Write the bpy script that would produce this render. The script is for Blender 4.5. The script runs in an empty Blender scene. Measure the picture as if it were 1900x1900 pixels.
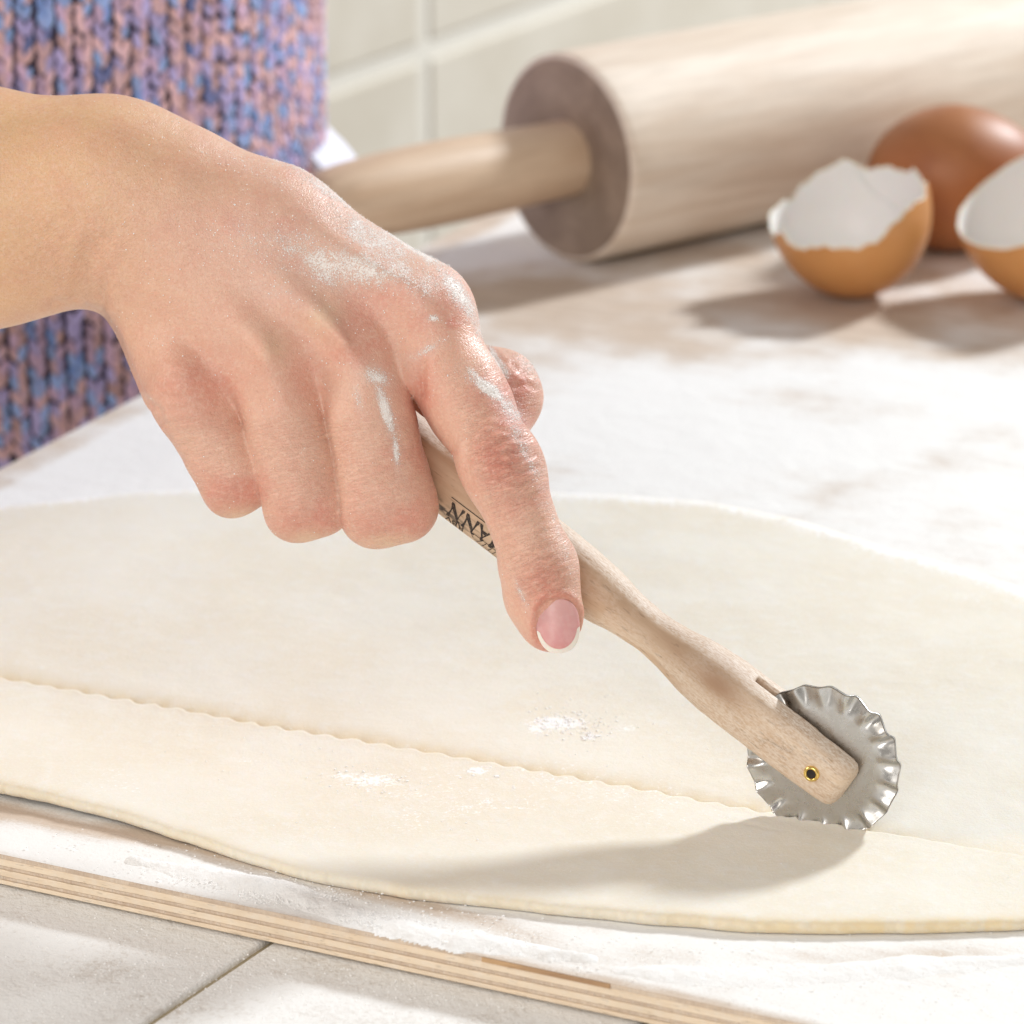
import bpy, bmesh, math, random
import numpy as np
from mathutils import Vector, Matrix

R = math.radians
random.seed(7)
rng = np.random.default_rng(11)
sc = bpy.context.scene
col = sc.collection

# ---------------------------------------------------------------- camera
H = 0.331                      # lens height above the board, metres
PITCH = 19.25
FPX = 7000.0                   # focal length in pixels of a 1900 px wide frame
TH = R(PITCH)
cam_d = bpy.data.cameras.new("camera")
cam = bpy.data.objects.new("camera", cam_d)
col.objects.link(cam)
cam.location = (0, 0, H)
cam.rotation_euler = (R(90 - PITCH), 0, 0)
cam_d.sensor_width = 36
cam_d.lens = FPX / 1900 * 36
cam_d.clip_start = 0.05
cam_d.clip_end = 50
cam_d.dof.use_dof = True
cam_d.dof.focus_distance = 0.800
cam_d.dof.aperture_fstop = 21.0
cam_d.dof.aperture_blades = 0
sc.camera = cam

# ---------------------------------------------------------------- world and lamps
w = bpy.data.worlds.new("World")
sc.world = w
w.use_nodes = True
w.node_tree.nodes["Background"].inputs[0].default_value = (1.0, 0.945, 0.88, 1)
w.node_tree.nodes["Background"].inputs[1].default_value = 0.40

def lamp(name, loc, target, size, power, color):
    d = bpy.data.lights.new(name, 'AREA')
    d.shape = 'DISK'
    d.size = size
    d.energy = power
    d.color = color
    o = bpy.data.objects.new(name, d)
    col.objects.link(o)
    o.location = loc
    o.rotation_euler = (Vector(target) - Vector(loc)).to_track_quat('-Z', 'Y').to_euler()
    return o

TGT = Vector((0.0, 0.80, 0.03))
KEY_EL, KEY_AZ = 31.0, 46.0
kd = Vector((math.cos(R(KEY_EL)) * math.sin(R(KEY_AZ)), math.cos(R(KEY_EL)) * math.cos(R(KEY_AZ)), math.sin(R(KEY_EL))))
lamp("key_lamp", TGT + kd * 2.8, TGT, 0.36, 81, (0.90, 0.955, 1.0))
lamp("side_lamp", (-1.60, 0.72, 0.85), TGT + Vector((-0.05, 0, 0.05)), 0.50, 9.5, (1.0, 0.94, 0.86))
lamp("front_fill", (-0.55, -1.10, 0.95), TGT, 1.2, 18, (1.0, 0.96, 0.92))  # added soft fill from behind the camera, no real source there

sc.view_settings.view_transform = 'Standard'
sc.view_settings.look = 'None'
sc.view_settings.exposure = 0.06
sc.view_settings.gamma = 1.0
sc.view_settings.use_curve_mapping = False

# ---------------------------------------------------------------- helpers
CAMM = Matrix.Translation((0, 0, H)) @ Matrix.Rotation(R(90 - PITCH), 4, 'X')
CAMI = CAMM.inverted()
CAMN = np.array(CAMM)

def cp(px, py, wmm=0.0):
    """point seen at a photo pixel, wmm millimetres nearer than the cutter wheel (0.8 m away)"""
    dep = 0.8 - wmm / 1000
    return CAMM @ Vector(((px - 950) / FPX * dep, -(py - 950) / FPX * dep, -dep))

def gp(px, py, z=0.0):
    d = (CAMM.to_3x3() @ Vector(((px - 950) / FPX, -(py - 950) / FPX, -1)))
    t = (z - H) / d.z
    return Vector((0, 0, H)) + d * t

def proj(P):
    """world Nx3 -> pixels"""
    P = np.asarray(P, float)
    M = np.array(CAMI)
    c = P @ M[:3, :3].T + M[:3, 3]
    return 950 + FPX * c[:, 0] / -c[:, 2], 950 - FPX * c[:, 1] / -c[:, 2]

def hash3(i, j, k, seed):
    n = (i * 73856093) ^ (j * 19349663) ^ (k * 83492791) ^ (seed * 2654435)
    n = (n ^ (n >> 13)) * 1274126177
    n = n & 0x7fffffff
    n = (n ^ (n >> 16)) * 60493
    return ((n & 0xffff) / 65535.0)

def vnoise(x, y, z=None, seed=0):
    x = np.asarray(x, float); y = np.asarray(y, float)
    z = np.zeros_like(x) if z is None else np.asarray(z, float)
    xi = np.floor(x).astype(np.int64); yi = np.floor(y).astype(np.int64); zi = np.floor(z).astype(np.int64)
    fx, fy, fz = x - xi, y - yi, z - zi
    fx = fx * fx * (3 - 2 * fx); fy = fy * fy * (3 - 2 * fy); fz = fz * fz * (3 - 2 * fz)
    r = 0
    for a in (0, 1):
        for b in (0, 1):
            for c in (0, 1):
                wgt = (fx if a else 1 - fx) * (fy if b else 1 - fy) * (fz if c else 1 - fz)
                r = r + wgt * hash3(xi + a, yi + b, zi + c, seed)
    return r

def fbm(x, y, z=None, seed=0, octv=4):
    s = 0; amp = 0.5; tot = 0
    for o in range(octv):
        f = 2.0 ** o
        s = s + amp * vnoise(np.asarray(x) * f, np.asarray(y) * f, None if z is None else np.asarray(z) * f, seed + o)
        tot += amp; amp *= 0.5
    return s / tot

def sstep(a, b, x):
    t = np.clip((x - a) / (b - a), 0, 1)
    return t * t * (3 - 2 * t)

def mesh(name, verts, faces, mat=None, parent=None, smooth=True):
    me = bpy.data.meshes.new(name)
    if isinstance(verts, np.ndarray) and isinstance(faces, np.ndarray):
        n = faces.shape[1]
        me.vertices.add(len(verts)); me.vertices.foreach_set('co', np.ascontiguousarray(verts, np.float32).ravel())
        me.loops.add(faces.size); me.loops.foreach_set('vertex_index', np.ascontiguousarray(faces, np.int32).ravel())
        me.polygons.add(len(faces))
        me.polygons.foreach_set('loop_start', np.arange(0, faces.size, n, dtype=np.int32))
        me.update(calc_edges=True); me.validate()
    else:
        me.from_pydata([tuple(v) for v in verts], [], [tuple(int(i) for i in f) for f in faces])
    if smooth:
        me.polygons.foreach_set('use_smooth', np.ones(len(me.polygons), bool))
    o = bpy.data.objects.new(name, me)
    col.objects.link(o)
    if mat: me.materials.append(mat)
    if parent: o.parent = parent
    return o

def empty(name, loc=(0, 0, 0), mat=None):
    o = bpy.data.objects.new(name, None)
    o.empty_display_size = 0.02
    col.objects.link(o)
    if mat is not None: o.matrix_world = mat
    else: o.location = loc
    return o

def tag(o, label=None, cat=None, group=None, kind=None):
    if label: o['label'] = label
    if cat: o['category'] = cat
    if group: o['group'] = group
    if kind: o['kind'] = kind
    return o

def gridfaces(nu, nv, wrapv=False):
    i = np.arange(nu - 1)[:, None]; j = np.arange(nv if wrapv else nv - 1)[None, :]
    a = i * nv + j; b = i * nv + (j + 1) % nv
    return np.stack([a, b, b + nv, a + nv], -1).reshape(-1, 4)

def attr(o, name, vals):
    a = o.data.attributes.new(name, 'FLOAT', 'POINT')
    a.data.foreach_set('value', np.ascontiguousarray(vals, np.float32))

def attrc(o, name, rgb):
    a = o.data.attributes.new(name, 'FLOAT_COLOR', 'POINT')
    c = np.ones((len(rgb), 4), np.float32); c[:, :3] = rgb
    a.data.foreach_set('color', c.ravel())

def bevel_box(name, size, center, mat, parent, bev=0.0005, rot=None, seg=2):
    bm = bmesh.new()
    bmesh.ops.create_cube(bm, size=1)
    bmesh.ops.scale(bm, vec=size, verts=bm.verts)
    if bev: bmesh.ops.bevel(bm, geom=bm.edges[:], offset=bev, segments=seg, profile=0.5, affect='EDGES')
    if rot is not None: bm.transform(rot)
    bmesh.ops.translate(bm, vec=center, verts=bm.verts)
    me = bpy.data.meshes.new(name); bm.to_mesh(me); bm.free()
    me.materials.append(mat)
    o = bpy.data.objects.new(name, me); col.objects.link(o)
    if parent: o.parent = parent
    return o

# ---- material builder
class NT:
    def __init__(s, name):
        s.m = bpy.data.materials.new(name); s.m.use_nodes = True
        s.t = s.m.node_tree; s.b = s.t.nodes["Principled BSDF"]
    def n(s, typ, **kw):
        nd = s.t.nodes.new(typ)
        for k, v in kw.items():
            if hasattr(nd, k) and not k.startswith('i_'): setattr(nd, k, v)
        return nd
    def link(s, a, b): s.t.links.new(a, b)
    def set(s, **kw):
        for k, v in kw.items():
            nm = k.replace('_', ' ')
            s.b.inputs[nm].default_value = v
    def coord(s, which='Object', scale=(1, 1, 1), rot=(0, 0, 0)):
        tc = s.n('ShaderNodeTexCoord'); mp = s.n('ShaderNodeMapping')
        mp.inputs['Scale'].default_value = scale; mp.inputs['Rotation'].default_value = rot
        s.link(tc.outputs[which], mp.inputs['Vector'])
        return mp.outputs[0]
    def noise(s, vec, scale, detail=3, rough=0.55, dist=0.0):
        nd = s.n('ShaderNodeTexNoise')
        nd.inputs['Scale'].default_value = scale; nd.inputs['Detail'].default_value = detail
        nd.inputs['Roughness'].default_value = rough; nd.inputs['Distortion'].default_value = dist
        s.link(vec, nd.inputs['Vector'])
        return nd.outputs['Fac']
    def voro(s, vec, scale, feature='F1'):
        nd = s.n('ShaderNodeTexVoronoi'); nd.feature = feature
        nd.inputs['Scale'].default_value = scale; s.link(vec, nd.inputs['Vector'])
        return nd
    def ramp(s, fac, stops, interp='LINEAR'):
        nd = s.n('ShaderNodeValToRGB'); cr = nd.color_ramp; cr.interpolation = interp
        while len(cr.elements) < len(stops): cr.elements.new(0.5)
        for e, (p, c) in zip(cr.elements, stops):
            e.position = p; e.color = (*c, 1) if len(c) == 3 else c
        s.link(fac, nd.inputs[0]); return nd.outputs[0]
    def math(s, op, a, b=None, c=None, clamp=False):
        nd = s.n('ShaderNodeMath'); nd.operation = op; nd.use_clamp = clamp
        for i, v in enumerate((a, b, c)):
            if v is None: continue
            if isinstance(v, (int, float)): nd.inputs[i].default_value = v
            else: s.link(v, nd.inputs[i])
        return nd.outputs[0]
    def rng(s, v, a, b, c=0.0, d=1.0):
        nd = s.n('ShaderNodeMapRange'); nd.interpolation_type = 'SMOOTHSTEP'
        s.link(v, nd.inputs[0])
        for i, x in zip((1, 2, 3, 4), (a, b, c, d)): nd.inputs[i].default_value = x
        return nd.outputs[0]
    def mix(s, fac, a, b, mode='MIX'):
        nd = s.n('ShaderNodeMix'); nd.data_type = 'RGBA'; nd.blend_type = mode
        if isinstance(fac, (int, float)): nd.inputs[0].default_value = fac
        else: s.link(fac, nd.inputs[0])
        for i, v in ((6, a), (7, b)):
            if isinstance(v, tuple): nd.inputs[i].default_value = (*v, 1)
            else: s.link(v, nd.inputs[i])
        return nd.outputs[2]
    def attr(s, name):
        nd = s.n('ShaderNodeAttribute'); nd.attribute_name = name; return nd
    def bump(s, h, strength=0.3, dist=0.001, prev=None):
        nd = s.n('ShaderNodeBump'); nd.inputs['Strength'].default_value = strength
        nd.inputs['Distance'].default_value = dist
        s.link(h, nd.inputs['Height'])
        if prev: s.link(prev, nd.inputs['Normal'])
        s.link(nd.outputs[0], s.b.inputs['Normal']); return nd.outputs[0]
    def base(s, c): 
        if isinstance(c, tuple): s.b.inputs['Base Color'].default_value = (*c, 1)
        else: s.link(c, s.b.inputs['Base Color'])

FLOUR = (0.86, 0.855, 0.84)

# skin
m = NT('skin'); v = m.coord()
colr = m.attr('skin_tone').outputs['Color']
mott = m.noise(v, 160, 4, 0.6)
c1 = m.mix(m.rng(mott, 0.35, 0.7, 0, 0.30), colr, (0.68, 0.32, 0.235))
c1 = m.mix(m.rng(m.noise(v, 1100, 2, 0.7), 0.42, 0.72, 0, 0.34), c1, (0.84, 0.60, 0.47))
c1 = m.mix(m.rng(m.noise(v, 1700, 2, 0.7), 0.55, 0.72, 0, 0.30), c1, (0.50, 0.24, 0.16))
fl = m.attr('flour').outputs['Fac']
fn = m.noise(v, 3400, 2, 0.7)
fn2 = m.noise(v, 520, 3, 0.6)
msk = m.math('ADD', m.math('ADD', m.math('MULTIPLY', fn, 0.75), m.math('MULTIPLY', fn2, 0.25)), m.math('MULTIPLY', fl, 0.56))
mskc = m.rng(msk, 0.76, 0.93, 0, 0.88)
c1 = m.mix(m.math('MULTIPLY', fl, 0.22), c1, FLOUR)
m.base(m.mix(mskc, c1, (0.93, 0.89, 0.85)))
m.set(Roughness=0.35, Subsurface_Weight=0.20, Subsurface_Scale=0.0011, IOR=1.45)
m.b.inputs['Subsurface Radius'].default_value = (1.0, 0.38, 0.22)
m.link(m.math('MULTIPLY', m.math('SUBTRACT', 1.0, m.math('MULTIPLY', mskc, 1.3, None, True), None, True), 0.24), m.b.inputs['Subsurface Weight'])
vo = m.voro(m.coord(scale=(1, 1, 0.6)), 1700, 'DISTANCE_TO_EDGE').outputs['Distance']
b1 = m.bump(m.rng(vo, 0.0, 0.18), 0.22, 0.0003)
b2 = m.bump(m.noise(m.coord(scale=(1, 1, 1)), 1900, 3, 0.6), 0.30, 0.0003, b1)
cx = m.n('ShaderNodeCombineXYZ')
m.link(m.math('MULTIPLY', m.attr('along').outputs['Fac'], 1.0), cx.inputs[0]); m.link(m.math('MULTIPLY', m.attr('across').outputs['Fac'], 0.16), cx.inputs[1])
wl = m.noise(cx.outputs[0], 1.5, 3, 0.6, 0.4)
wl = m.math('MULTIPLY', m.rng(m.math('ABSOLUTE', m.math('SUBTRACT', wl, 0.5)), 0.0, 0.07), m.attr('wrinkle').outputs['Fac'])
b3 = m.bump(wl, 0.6, 0.0003, b2)
m.bump(mskc, 0.5, 0.0003, b3)
SKIN = m.m

m = NT('nail'); v = m.coord()
tone = m.attr('tip').outputs['Fac']
edge = m.ramp(tone, [(0.0, (0.70, 0.40, 0.38)), (0.55, (0.68, 0.34, 0.33)), (0.735, (0.64, 0.27, 0.25)), (0.80, (0.80, 0.74, 0.64)), (1.0, (0.84, 0.80, 0.71))])
m.base(m.mix(m.rng(m.noise(v, 700, 3), 0.4, 0.7, 0, 0.25), edge, (0.78, 0.55, 0.52)))
m.set(Roughness=0.33, Subsurface_Weight=0.2, Subsurface_Scale=0.001)
NAIL = m.m

# worn beech of the cutter
def wood(name, light, dark, scale=(1, 1, 1), grain=1.0, rough=0.6, flour=0.0, flecks=True, ringrot=0.0):
    m = NT(name); v = m.coord(scale=scale)
    vs = m.coord(scale=(scale[0] * 0.10, scale[1], scale[2]), rot=(0, 0, ringrot))
    g = m.noise(vs, 130 * grain, 5, 0.6, 0.6)
    g2 = m.noise(vs, 620 * grain, 3, 0.6)
    c = m.mix(m.rng(g, 0.32, 0.68), light, dark)
    c = m.mix(m.rng(g2, 0.35, 0.8, 0, 0.35), c, tuple(x * 0.72 for x in dark))
    if flecks:
        vf = m.coord(scale=(scale[0] * 0.28, scale[1] * 1.6, scale[2] * 1.6))
        f = m.noise(vf, 900 * grain, 2, 0.5)
        c = m.mix(m.rng(f, 0.60, 0.70, 0, 0.55), c, tuple(x * 0.55 for x in dark))
    if flour:
        fn = m.noise(v, 260, 5, 0.65)
        c = m.mix(m.rng(fn, 0.40, 0.75, 0, flour), c, FLOUR)
    m.base(c); m.set(Roughness=rough)
    m.bump(g2, 0.25, 0.0003)
    return m
mw = wood('cutter_wood', (0.70, 0.53, 0.37), (0.53, 0.36, 0.235), grain=1.0, rough=0.62)
v = mw.coord()
cur = mw.b.inputs['Base Color'].links[0].from_socket
st = mw.attr('stain')
cur = mw.mix(st.outputs['Fac'], cur, (0.040, 0.033, 0.030))
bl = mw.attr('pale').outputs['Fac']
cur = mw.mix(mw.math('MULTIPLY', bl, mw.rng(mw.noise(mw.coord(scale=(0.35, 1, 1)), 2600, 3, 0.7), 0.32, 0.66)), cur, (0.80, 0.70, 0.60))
tw = mw.attr('tan').outputs['Fac']
cur = mw.mix(tw, cur, (0.37, 0.22, 0.13))
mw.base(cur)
CUTWOOD = mw.m
PINWOOD = wood('pin_wood', (0.83, 0.73, 0.62), (0.70, 0.57, 0.45), grain=0.75, rough=0.6, flour=0.0, flecks=False).m
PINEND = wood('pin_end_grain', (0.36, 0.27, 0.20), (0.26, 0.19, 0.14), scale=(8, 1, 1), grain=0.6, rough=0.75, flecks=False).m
HANDLEWOOD = wood('pin_handle_wood', (0.70, 0.53, 0.38), (0.60, 0.42, 0.28), grain=0.8, rough=0.45, flecks=False).m
PLYL = wood('ply_pale', (0.86, 0.72, 0.55), (0.79, 0.63, 0.46), scale=(1, 1, 1), grain=1.2, rough=0.75, flour=0.25).m
PLYD = wood('ply_end_grain', (0.70, 0.57, 0.44), (0.56, 0.43, 0.32), scale=(6, 1, 1), grain=1.6, rough=0.85, flour=0.25).m
KNOT = wood('ply_knot', (0.60, 0.38, 0.20), (0.40, 0.24, 0.13), grain=2.0, rough=0.7).m

# board face with flour rubbed into it
m = NT('board_face'); v = m.coord()
vs = m.coord(scale=(0.07, 1, 1), rot=(0, 0, R(64)))
g = m.noise(vs, 220, 4, 0.6, 0.4)
wc = m.mix(m.rng(g, 0.3, 0.7), (0.63, 0.52, 0.42), (0.54, 0.43, 0.335))
fa = m.attr('flour').outputs['Fac']
fn = m.noise(v, 60, 6, 0.62); fs = m.noise(vs, 420, 4, 0.6); ff = m.noise(v, 1400, 3, 0.7)
f = m.math('ADD', m.math('MULTIPLY', fn, 0.45), m.math('ADD', m.math('MULTIPLY', fs, 0.25), m.math('MULTIPLY', ff, 0.30)))
msk = m.rng(m.math('ADD', f, m.math('SUBTRACT', fa, 0.5)), 0.30, 0.72, 0.0, 0.98)
m.base(m.mix(msk, wc, FLOUR)); m.set(Roughness=0.85)
b1 = m.bump(ff, 0.35, 0.0004)
m.bump(fn, 0.6, 0.0015, b1)
BOARD = m.m

m = NT('flour'); v = m.coord()
m.base(m.mix(m.noise(v, 300, 4), (0.90, 0.89, 0.875), (0.94, 0.935, 0.925)))
m.set(Roughness=0.95)
b1 = m.bump(m.noise(v, 900, 4, 0.7), 0.55, 0.0009)
m.bump(m.noise(v, 2800, 3, 0.7), 0.4, 0.0004, b1)
FLOURM = m.m

m = NT('flour_grain'); v = m.coord()
m.base(m.mix(m.noise(v, 500, 2), (0.93, 0.92, 0.91), (0.96, 0.955, 0.945))); m.set(Roughness=1.0)
GRAIN = m.m

m = NT('dough'); v = m.coord()
lo = m.noise(v, 26, 4, 0.55); hi = m.noise(v, 1500, 3, 0.7); md = m.noise(v, 240, 4, 0.65)
c = m.mix(m.rng(lo, 0.38, 0.64), (0.775, 0.715, 0.60), (0.795, 0.755, 0.665))
c = m.mix(m.rng(hi, 0.44, 0.72, 0, 0.55), c, (0.82, 0.80, 0.745))
c = m.mix(m.math('MULTIPLY', m.rng(md, 0.50, 0.68), 0.35), c, (0.82, 0.805, 0.765))
fs_ = m.attr('flour').outputs['Fac']
c = m.mix(m.rng(m.math('ADD', m.math('MULTIPLY', fs_, 0.55), m.noise(v, 1100, 3, 0.7)), 0.74, 0.92), c, (0.93, 0.925, 0.915))
ed = m.attr('cutface_and_shade').outputs['Fac']
c = m.mix(m.math('MULTIPLY', ed, m.rng(md, 0.75, 0.30, 0.45, 1.0)), c, (0.81, 0.66, 0.41))
m.base(c)
m.set(Roughness=0.78, Subsurface_Weight=0.3, Subsurface_Scale=0.0025)
m.b.inputs['Subsurface Radius'].default_value = (1.0, 0.75, 0.45)
b1 = m.bump(hi, 0.28, 0.0003); b2 = m.bump(md, 0.25, 0.0007, b1)
m.bump(m.noise(m.coord(scale=(0.4, 1, 1), rot=(0, 0, R(20))), 45, 4, 0.5), 0.20, 0.0022, b2)
DOUGH = m.m

m = NT('steel'); v = m.coord()
sp = m.noise(v, 1800, 3, 0.7)
m.base(m.mix(m.rng(sp, 0.5, 0.75, 0, 0.35), (0.58, 0.57, 0.55), (0.42, 0.40, 0.37)))
m.set(Metallic=1.0, Roughness=0.30)
m.link(m.rng(m.noise(v, 500, 4), 0.3, 0.7, 0.22, 0.38), m.b.inputs['Roughness'])
m.bump(sp, 0.08, 0.0002)
STEEL = m.m
m = NT('brass'); m.base((0.83, 0.60, 0.20)); m.set(Metallic=1.0, Roughness=0.22); v = m.coord(); m.bump(m.noise(v, 900), 0.1, 0.0002); BRASS = m.m
m = NT('rivet_hole_shade'); v = m.coord(); m.base(m.mix(m.noise(v, 900), (0.012, 0.010, 0.009), (0.035, 0.026, 0.02))); m.set(Roughness=0.8); DARK = m.m
m = NT('ink'); v = m.coord(); m.base(m.mix(m.rng(m.noise(v, 2500, 2), 0.4, 0.7), (0.025, 0.022, 0.022), (0.12, 0.085, 0.06))); m.set(Roughness=0.8); INK = m.m

m = NT('shell_brown'); v = m.coord()
m.base(m.mix(m.rng(m.noise(v, 45, 4), 0.35, 0.7), (0.64, 0.30, 0.10), (0.56, 0.245, 0.075)))
m.set(Roughness=0.42, Subsurface_Weight=0.15, Subsurface_Scale=0.002); m.bump(m.noise(v, 700, 3), 0.12, 0.0004)
SHELL = m.m
m = NT('egg_brown'); v = m.coord()
m.base(m.mix(m.rng(m.noise(v, 45, 4), 0.35, 0.7), (0.40, 0.155, 0.055), (0.33, 0.115, 0.04)))
m.set(Roughness=0.5); m.bump(m.noise(v, 700, 3), 0.12, 0.0004)
EGGM = m.m
m = NT('membrane'); v = m.coord()
m.base(m.mix(m.noise(v, 90, 4), (0.84, 0.81, 0.78), (0.90, 0.875, 0.85))); m.set(Roughness=0.42, Subsurface_Weight=0.2, Subsurface_Scale=0.002); m.bump(m.noise(v, 180, 3), 0.2, 0.001)
MEMB = m.m
m = NT('rim_skin'); v = m.coord()
m.base(m.mix(m.noise(v, 200, 2), (0.80, 0.72, 0.50), (0.83, 0.78, 0.66))); m.set(Roughness=0.5, Subsurface_Weight=0.2, Subsurface_Scale=0.001)
RIMM = m.m

m = NT('yarn'); v = m.coord()
pal = m.mix(m.rng(m.noise(v, 620, 2), 0.45, 0.60, 0, 0.4), m.attr('yarn').outputs['Color'], (0.50, 0.38, 0.58))
m.base(pal); m.set(Roughness=0.95, Sheen_Weight=0.25); m.bump(m.noise(v, 1400, 2), 0.6, 0.0006)
YARN = m.m
m = NT('knit_backing'); v = m.coord(); m.base(m.mix(m.noise(v, 150), (0.055, 0.06, 0.12), (0.12, 0.08, 0.10))); m.set(Roughness=1.0); BACKING = m.m
m = NT('shirt_cloth'); v = m.coord(); m.base(m.mix(m.noise(v, 60), (0.72, 0.73, 0.84), (0.78, 0.78, 0.86))); m.set(Roughness=0.9); m.bump(m.noise(v, 1500), 0.2, 0.0004); SHIRT = m.m

def tilemat(name, a, b, rough, flour=0.0):
    m = NT(name); v = m.coord()
    c = m.mix(m.rng(m.noise(v, 18, 5, 0.6), 0.35, 0.68), a, b)
    if flour:
        fn = m.noise(v, 42, 5, 0.66); ff = m.noise(v, 1100, 3, 0.7); fm = m.noise(v, 330, 3, 0.7)
        f = m.math('ADD', m.math('MULTIPLY', fn, 0.42), m.math('ADD', m.math('MULTIPLY', ff, 0.33), m.math('MULTIPLY', fm, 0.25)))
        mk = m.rng(f, 0.31, 0.52, 0.15, flour)
        c = m.mix(mk, c, FLOUR)
        b1 = m.bump(ff, 0.5, 0.0005); m.bump(fm, 0.5, 0.001, b1)
    else:
        m.bump(m.noise(v, 90, 4), 0.1, 0.001)
    m.base(c); m.set(Roughness=rough); return m.m
TILE = tilemat('worktop_tile', (0.60, 0.545, 0.485), (0.535, 0.475, 0.415), 0.7, 0.97)
WALLT = tilemat('wall_tile', (0.72, 0.665, 0.57), (0.66, 0.60, 0.50), 0.45)
WALLB = tilemat('wall_tile_tan', (0.42, 0.345, 0.29), (0.46, 0.38, 0.31), 0.45)
m = NT('grout'); v = m.coord(); m.base(m.mix(m.noise(v, 250, 4), (0.40, 0.33, 0.21), (0.47, 0.39, 0.26))); m.set(Roughness=0.95); m.bump(m.noise(v, 900), 0.3, 0.0005); GROUT = m.m
m = NT('wall_grout'); v = m.coord(); m.base(m.mix(m.noise(v, 120, 4), (0.74, 0.70, 0.62), (0.78, 0.74, 0.66))); m.set(Roughness=0.95); m.bump(m.noise(v, 600), 0.3, 0.0005); WGROUT = m.m

# ---------------------------------------------------------------- directions on the table
A1 = R(25.6)
e1 = Vector((math.sin(A1), math.cos(A1), 0))          # board edge running away to the right
e2 = Vector((math.cos(A1), -math.sin(A1), 0))         # board front edge running right and nearer
f0 = gp(700, 1733); b0 = gp(470, 624)
corner = b0 + e1 * ((f0 - b0).dot(e1))                # left corner of the board
BT = 0.0076                                           # board thickness
L1, L2 = 0.82, 0.54

# ---------------------------------------------------------------- worktop (tiles)
A3 = R(30.6)
t1 = Vector((math.sin(A3), math.cos(A3), 0)); t2 = Vector((math.cos(A3), -math.sin(A3), 0))
ZT = -BT - 0.0002
worktop = empty('tiled_worktop'); tag(worktop, kind='structure')
o0 = gp(392, 1818, ZT)
ROT = Matrix(((t2.x, t1.x, 0), (t2.y, t1.y, 0), (0, 0, 1))).to_4x4()
tw_ = (gp(1182, 1906, ZT) - o0).dot(t2)
cl = corner - e2 * 0.006
edge_k = (cl - o0).dot(t2)                            # worktop edge position along t2
TL = 0.30
kmin = math.floor(edge_k / tw_)
gap = 0.0019
for i in range(kmin, 7):
    for j in range(-2, 4):
        x0, x1 = i * tw_ + gap / 2, (i + 1) * tw_ - gap / 2
        if x1 < edge_k + 0.004: continue
        x0 = max(x0, edge_k)
        y0, y1 = -0.205 + j * TL + gap / 2, -0.205 + (j + 1) * TL - gap / 2
        c = o0 + t2 * ((x0 + x1) / 2) + t1 * ((y0 + y1) / 2)
        bevel_box('tile', (x1 - x0, y1 - y0, 0.009), (c.x, c.y, ZT - 0.0045), TILE, worktop, 0.0007, ROT)
gc = o0 + t2 * ((edge_k + 0.003 + 7 * tw_) / 2) + t1 * (-0.205 + 1 * TL)
bevel_box('grout', (7 * tw_ - edge_k - 0.006, 6 * TL - 0.01, 0.03), (gc.x, gc.y, ZT - 0.0013 - 0.015), GROUT, worktop, 0.001, ROT)

# ---------------------------------------------------------------- wall behind the person
wall = empty('wall'); tag(wall, kind='structure')
A4 = R(30)
wd = Vector((math.sin(A4), math.cos(A4), 0)); wn = Vector((math.cos(A4), -math.sin(A4), 0))
WP = cp(790, 95, -1050)
WROT = Matrix(((wd.x, -wn.x, 0), (wd.y, -wn.y, 0), (0, 0, 1))).to_4x4()
TWX, TWZ, WG = 0.48, 0.20, 0.010
for i in range(-1, 3):
    for j in range(-5, 3):
        x0, x1 = i * TWX + WG / 2, (i + 1) * TWX - WG / 2
        z0, z1 = j * TWZ + WG / 2, (j + 1) * TWZ - WG / 2
        c = WP + wd * ((x0 + x1) / 2) - wn * 0.004
        bevel_box('tile', (x1 - x0, 0.008, z1 - z0), (c.x, c.y, WP.z + (z0 + z1) / 2), WALLB if (i, j) in ((1, 0),) else WALLT, wall, 0.0015, WROT)
c = WP + wd * TWX - wn * 0.0184
bevel_box('grout', (4 * TWX, 0.034, 8 * TWZ), (c.x, c.y, WP.z - TWZ), WGROUT, wall, 0.002, WROT)

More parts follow.
